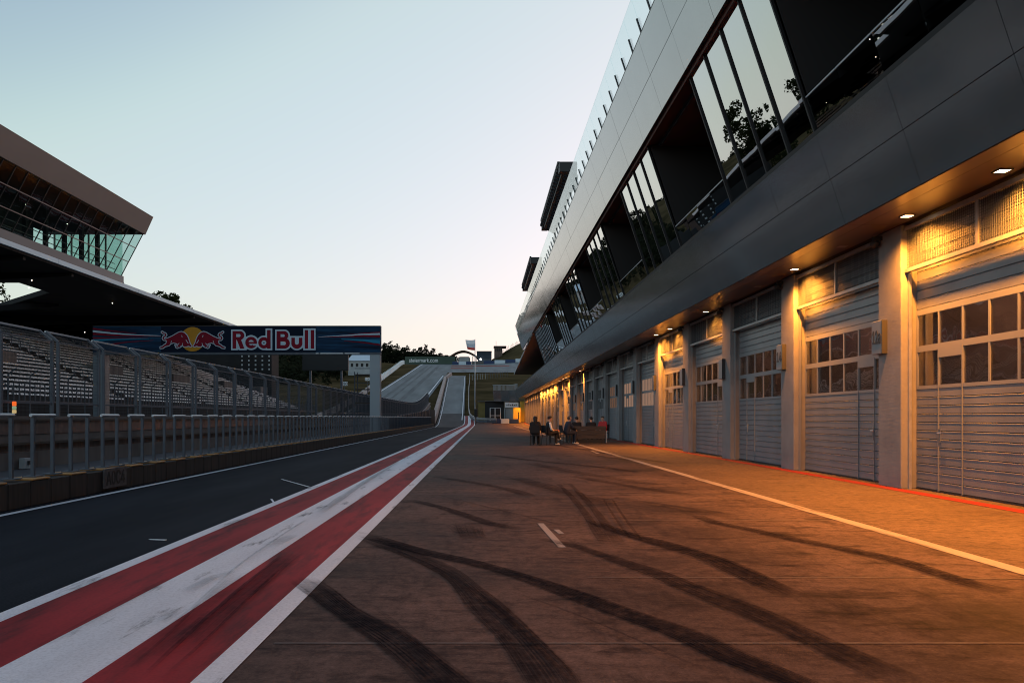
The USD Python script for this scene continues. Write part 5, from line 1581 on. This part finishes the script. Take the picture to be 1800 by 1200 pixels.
gt = thing("yard_gate", "white framed mesh gate between the guard rail and the container", "gate")
for x in (1.3, 2.2, 3.15):
    obj("gate_post", MB().box(x - 0.05, x + 0.05, 145.0, 145.1, 0, 3.0), mat_white, gt)
for z in (0.3, 1.6, 2.95):
    obj("gate_rail", MB().box(1.3, 3.15, 145.02, 145.08, z - 0.03, z + 0.03), mat_white, gt)
obj("gate_infill", MB().box(1.35, 3.1, 145.5, 145.6, 0.2, 2.9), mat_dark, gt)
dk = thing("dark_shed", "dark open shed against the grass bank behind the gate", "shed")
obj("shed_wall", MB().box(0.4, 4.0, 152.5, 156, 0, 4.3), mat_dark, dk)
obj("shed_side", MB().box(-0.9, 0.38, 152.6, 156, 0, 4.0), M("ochre_shed_side", (0.13, 0.10, 0.03), (0.17, 0.13, 0.045), scale=1, rough=0.8), dk)
obj("shed_roof", MB().box(-1.0, 4.2, 152.2, 156.2, 4.31, 4.45), mat_wing_low, dk)

# ------------------------------------------------------------------ seated people, chairs, bench, table
mat_wood = M("bench_planks", (0.040, 0.034, 0.031), (0.062, 0.052, 0.047), scale=3, rough=0.55, stretch=(0.4, 1, 4))
mat_skin = M("skin", (0.42, 0.25, 0.18), rough=0.5, extra={"subsurface_weight": 0.1})
mat_hair_dark = M("dark_hair", (0.015, 0.012, 0.010), rough=0.5)
mat_hair_grey = M("short_hair", (0.06, 0.045, 0.035), rough=0.6)
mat_cloth_black = M("black_cloth", (0.012, 0.012, 0.014), rough=0.9)
mat_cloth_navy = M("navy_cloth", (0.02, 0.025, 0.04), rough=0.9)
mat_cloth_white = M("white_shirt", (0.6, 0.58, 0.56), rough=0.8)
mat_cloth_red = M("red_jacket", (0.42, 0.03, 0.03), rough=0.7)
mat_cloth_brown = M("dark_trousers", (0.025, 0.022, 0.022), rough=0.9)
mat_shoe = M("pale_shoe", (0.45, 0.42, 0.40), rough=0.6)
mat_shoe_dark = M("dark_shoe", (0.02, 0.02, 0.02), rough=0.5)


def sph(p, r):
    return m3.Manifold.sphere(r, 14).translate([float(a) for a in p])


def limb(*pr):
    out = None
    for (p, r), (q, s) in zip(pr[:-1], pr[1:]):
        h = m3.Manifold.batch_hull([sph(p, r), sph(q, s)])
        out = h if out is None else out + h
    return out


def soften(man, L=0.028, it=6):
    m = man.refine_to_length(L).to_mesh()
    t = trimesh.Trimesh(m.vert_properties[:, :3], m.tri_verts, process=True)
    trimesh.smoothing.filter_taubin(t, iterations=it)
    return t


def person(label, x, y, rz, seat_z, lean, head_turn, top, legs_m, hair, hair_kind, shirt=None, shoe=mat_shoe_dark, arm="lap", knees=0.10, cross=False):
    """local frame: faces +y, seat at origin"""
    pe = thing("person", label, "person", loc=(x, y, 0), rz=rz)
    A = np.array
    hip = A([0, 0, seat_z + 0.10])
    chest = hip + A([0, lean * 0.30, 0.30])
    neck = hip + A([0, lean * 0.50, 0.50])
    head = neck + A([0, lean * 0.12 + 0.02, 0.17])
    sh = {s: neck + A([s * 0.175, -0.01, -0.05]) for s in (-1, 1)}
    kn = {s: A([s * knees, 0.44, seat_z + 0.08]) for s in (-1, 1)}
    an = {s: A([s * knees * 1.05, 0.42, 0.09]) for s in (-1, 1)}
    if cross:
        kn[1] = A([0.0, 0.44, seat_z + 0.16])
        an[1] = A([-0.22, 0.60, seat_z - 0.16])
    if arm == "lap":
        el = {s: sh[s] + A([s * 0.06, 0.06, -0.27]) for s in (-1, 1)}
        wr = {s: A([s * 0.07, 0.24, seat_z + 0.21]) for s in (-1, 1)}
    else:       # leaning on the knees
        el = {s: sh[s] + A([s * 0.05, 0.17, -0.20]) for s in (-1, 1)}
        wr = {s: A([s * 0.05, 0.46, seat_z + 0.25]) for s in (-1, 1)}
    torso = lambda g: m3.Manifold.batch_hull([sph(hip + A([s * 0.09, 0, 0.02]), 0.105 + g) for s in (-1, 1)] + [sph(chest + A([s * 0.09, 0, 0]), 0.105 + g) for s in (-1, 1)]) + \
        m3.Manifold.batch_hull([sph(chest + A([s * 0.10, 0, 0]), 0.105 + g) for s in (-1, 1)] + [sph(sh[s] + A([-s * 0.03, 0, 0]), 0.07 + g) for s in (-1, 1)])
    arms = lambda g: limb((sh[-1], 0.06 + g), (el[-1], 0.045 + g), (wr[-1], 0.030 + g)) + limb((sh[1], 0.06 + g), (el[1], 0.045 + g), (wr[1], 0.030 + g))
    legs = lambda g: limb((hip + A([-0.09, 0, -0.01]), 0.095 + g), (kn[-1], 0.06 + g), (an[-1], 0.042 + g)) + limb((hip + A([0.09, 0, -0.01]), 0.095 + g), (kn[1], 0.06 + g), (an[1], 0.042 + g))
    ca, sa_ = math.cos(head_turn), math.sin(head_turn)
    hd = lambda px_, py_, pz: head + A([px_ * ca - py_ * sa_, px_ * sa_ + py_ * ca, pz])
    skull = m3.Manifold.batch_hull([sph(hd(0, -0.015, 0.03), 0.088), sph(hd(0, 0.03, -0.055), 0.060), sph(hd(0, 0.045, -0.09), 0.030), sph(hd(0, 0.02, 0.02), 0.083)])
    face = m3.Manifold.batch_hull([sph(hd(0, 0.098, 0.012), 0.010), sph(hd(0, 0.118, -0.022), 0.014)])
    lips = m3.Manifold.batch_hull([sph(hd(-0.018, 0.088, -0.058), 0.008), sph(hd(0.018, 0.088, -0.058), 0.008)])
    ears = sph(hd(-0.088, -0.01, -0.01), 0.022) + sph(hd(0.088, -0.01, -0.01), 0.022)
    body = torso(0) + arms(0) + legs(0) + skull + face + lips + ears + limb((neck - A([0, 0, 0.06]), 0.058), (head - A([0, 0.01, 0.06]), 0.05))
    for s in (-1, 1):       # palms, fingers and thumbs
        d = wr[s] - el[s]
        d = d / np.linalg.norm(d)
        side = A([-s, 0, 0.0]) - d * (A([-s, 0, 0]) @ d)
        side /= np.linalg.norm(side)
        dn = np.cross(d, side)
        dn = dn if dn[2] < 0 else -dn
        pc = wr[s] + d * 0.05
        body += m3.Manifold.batch_hull([sph(wr[s] + d * 0.015 + side * 0.018, 0.018), sph(wr[s] + d * 0.015 - side * 0.018, 0.018), sph(wr[s] + d * 0.085 + side * 0.030, 0.014), sph(wr[s] + d * 0.085 - side * 0.030, 0.014)])
        for q, (off, ln) in enumerate(((-0.030, 0.058), (-0.010, 0.072), (0.010, 0.078), (0.030, 0.068))):
            b0 = wr[s] + d * 0.088 + side * off
            b1 = b0 + d * ln * 0.5 + dn * 0.012
            b2 = b1 + d * ln * 0.35 + dn * 0.028
            body += limb((b0, 0.010), (b1, 0.009), (b2, 0.0075))
        body += limb((wr[s] + d * 0.03 + side * 0.03, 0.012), (wr[s] + d * 0.06 + side * 0.058, 0.010), (wr[s] + d * 0.085 + side * 0.066 + dn * 0.01, 0.008))
    obj("body", soften(body, 0.03, 4), mat_skin, pe, smooth=True)
    jk = torso(0.016) + arms(0.014)
    if shirt is not None:
        jk = torso(0.016)
        obj("shirt", soften(torso(0.010) + arms(0.010), 0.03, 4), shirt, pe, smooth=True)
        cut = m3.Manifold.batch_hull([sph(chest + A([0, 0.16, -0.18]), 0.03), sph(neck + A([-0.075, 0.14, 0]), 0.045), sph(neck + A([0.075, 0.14, 0]), 0.045)])
        jk = jk - cut
    obj("jacket" if shirt is None else "waistcoat", soften(jk, 0.03, 4), top, pe, smooth=True)
    obj("trousers", soften(legs(0.012), 0.03, 4), legs_m, pe, smooth=True)
    for s in (-1, 1):
        a = an[s]
        fw = A([0, 1.0, 0]) if not (cross and s == 1) else A([-0.5, 0.7, 0.3])
        shoe_m = m3.Manifold.batch_hull([sph(a + A([0, -0.03, -0.04]), 0.045), sph(a + fw * 0.09 + A([0, 0, -0.045]), 0.044), sph(a + fw * 0.17 + A([0, 0, -0.055]), 0.033)])
        obj("shoe", soften(shoe_m, 0.03, 3), shoe, pe, smooth=True)
    hm = m3.Manifold.batch_hull([sph(hd(0, -0.022, 0.045), 0.094), sph(hd(0, 0.02, 0.055), 0.082)])
    if hair_kind == "long":
        hm = hm + limb((hd(0, -0.05, 0.03), 0.095), (hd(0, -0.075, -0.10), 0.085), (hd(0, -0.085, -0.26), 0.06))
    elif hair_kind == "cropped":
        hm = m3.Manifold.batch_hull([sph(hd(0, -0.030, 0.025), 0.088), sph(hd(0, -0.005, 0.045), 0.082)])
    obj("hair", soften(hm, 0.03, 3), hair, pe, smooth=True)
    for s in (-1, 1):
        e = trimesh.creation.icosphere(1, 0.010)
        e.apply_translation(hd(s * 0.033, 0.083, 0.014))
        obj("eye", MB().mesh(e), mat_black, pe)
    return pe


def chair(label, x, y, rz, mat=mat_black):
    c = thing("folding_chair", label, "chair", loc=(x, y, 0), rz=rz)
    obj("seat", MB().cham(-0.23, 0.23, -0.20, 0.24, 0.43, 0.465, 0.012), mat, c)
    obj("backrest", MB().hexa([(-0.23, -0.235, 0.58), (0.23, -0.235, 0.58), (0.23, -0.21, 0.58), (-0.23, -0.21, 0.58), (-0.22, -0.30, 0.92), (0.22, -0.30, 0.92), (0.22, -0.275, 0.92), (-0.22, -0.275, 0.92)]), mat, c)
    for sx_ in (-1, 1):
        obj("leg", MB().tube([(sx_ * 0.21, 0.21, 0.43), (sx_ * 0.22, 0.24, 0)], 0.016), mat, c)
        obj("leg", MB().tube([(sx_ * 0.22, -0.29, 0.90), (sx_ * 0.21, -0.19, 0.43), (sx_ * 0.22, -0.24, 0)], 0.016), mat, c)
    return c


chair("black chair under the long-haired person, leftmost of the group", 2.42, 36.9, -8)
chair("black chair under the person in the white shirt", 3.04, 37.2, -62)
chair("black chair at the left end of the plank bench", 4.02, 38.6, -75)
person("person with long dark hair in a black coat on the leftmost chair", 2.42, 36.95, -8, 0.46, 0.05, 0.1, mat_cloth_black, mat_cloth_black, mat_hair_dark, "long")
person("person in a black waistcoat over a white shirt, legs crossed on a chair", 3.04, 37.2, -78, 0.46, 0.10, 0.25, mat_cloth_black, mat_cloth_brown, mat_hair_dark, "short", shirt=mat_cloth_white, shoe=mat_shoe, cross=True)
person("person with cropped hair in a navy jacket leaning forward at the bench end", 4.05, 38.65, -72, 0.46, 0.22, 0.3, mat_cloth_navy, mat_cloth_navy, mat_hair_grey, "cropped", arm="knee", shoe=mat_shoe)
bench = thing("plank_bench", "wooden plank bench seen from behind on a dark base", "bench", loc=(5.28, 40.0, 0), rz=1.5)
for k in range(3):
    z = 0.22 + k * 0.215
    obj("back_plank", MB().hexa([(-0.88, -0.06 - k * 0.03, z), (0.88, -0.06 - k * 0.03, z), (0.88, -0.03 - k * 0.03, z), (-0.88, -0.03 - k * 0.03, z), (-0.88, -0.09 - k * 0.03, z + 0.205), (0.88, -0.09 - k * 0.03, z + 0.205), (0.88, -0.06 - k * 0.03, z + 0.205), (-0.88, -0.06 - k * 0.03, z + 0.205)]), mat_wood, bench)
for k in range(4):
    obj("seat_plank", MB().cham(-0.88, 0.88, 0.0 + k * 0.14, 0.13 + k * 0.14, 0.40, 0.43, 0.006), mat_wood, bench)
for x in (-0.84, 0.0, 0.84):
    obj("base_frame", MB().box(x - 0.05, x + 0.05, -0.03, 0.55, 0.0, 0.395), mat_black, bench)
obj("base_board", MB().box(-0.86, 0.86, -0.02, 0.0, 0.0, 0.2), mat_black, bench)
obj("arm_board", MB().cham(0.885, 0.92, -0.14, 0.56, 0.02, 0.62, 0.008), mat_greywhite, bench)
person("person in a dark jacket seen from behind at the left end of the bench", 4.72, 40.2, 4, 0.43, 0.0, 0.3, mat_cloth_black, mat_cloth_brown, mat_hair_dark, "short")
person("person in a black top seen from behind in the middle of the bench", 5.45, 40.2, 0, 0.43, -0.02, 0.2, mat_cloth_black, mat_cloth_brown, mat_hair_dark, "short")
chair("black chair across the table behind the bench", 6.42, 42.4, 150)
person("person in a red jacket facing the camera beyond the right end of the bench", 6.40, 42.35, 140, 0.46, 0.12, -0.2, mat_cloth_red, mat_cloth_brown, mat_hair_grey, "short")
tbl = thing("low_table", "low dark table between the chairs and the bench", "table", loc=(3.85, 40.6, 0))
obj("table_top", MB().cham(-0.5, 0.5, -0.35, 0.35, 0.50, 0.54, 0.01), mat_wood, tbl)
for x in (-0.42, 0.42):
    for y in (-0.28, 0.28):
        obj("leg", MB().box(x - 0.025, x + 0.025, y - 0.025, y + 0.025, 0, 0.499), mat_black, tbl)
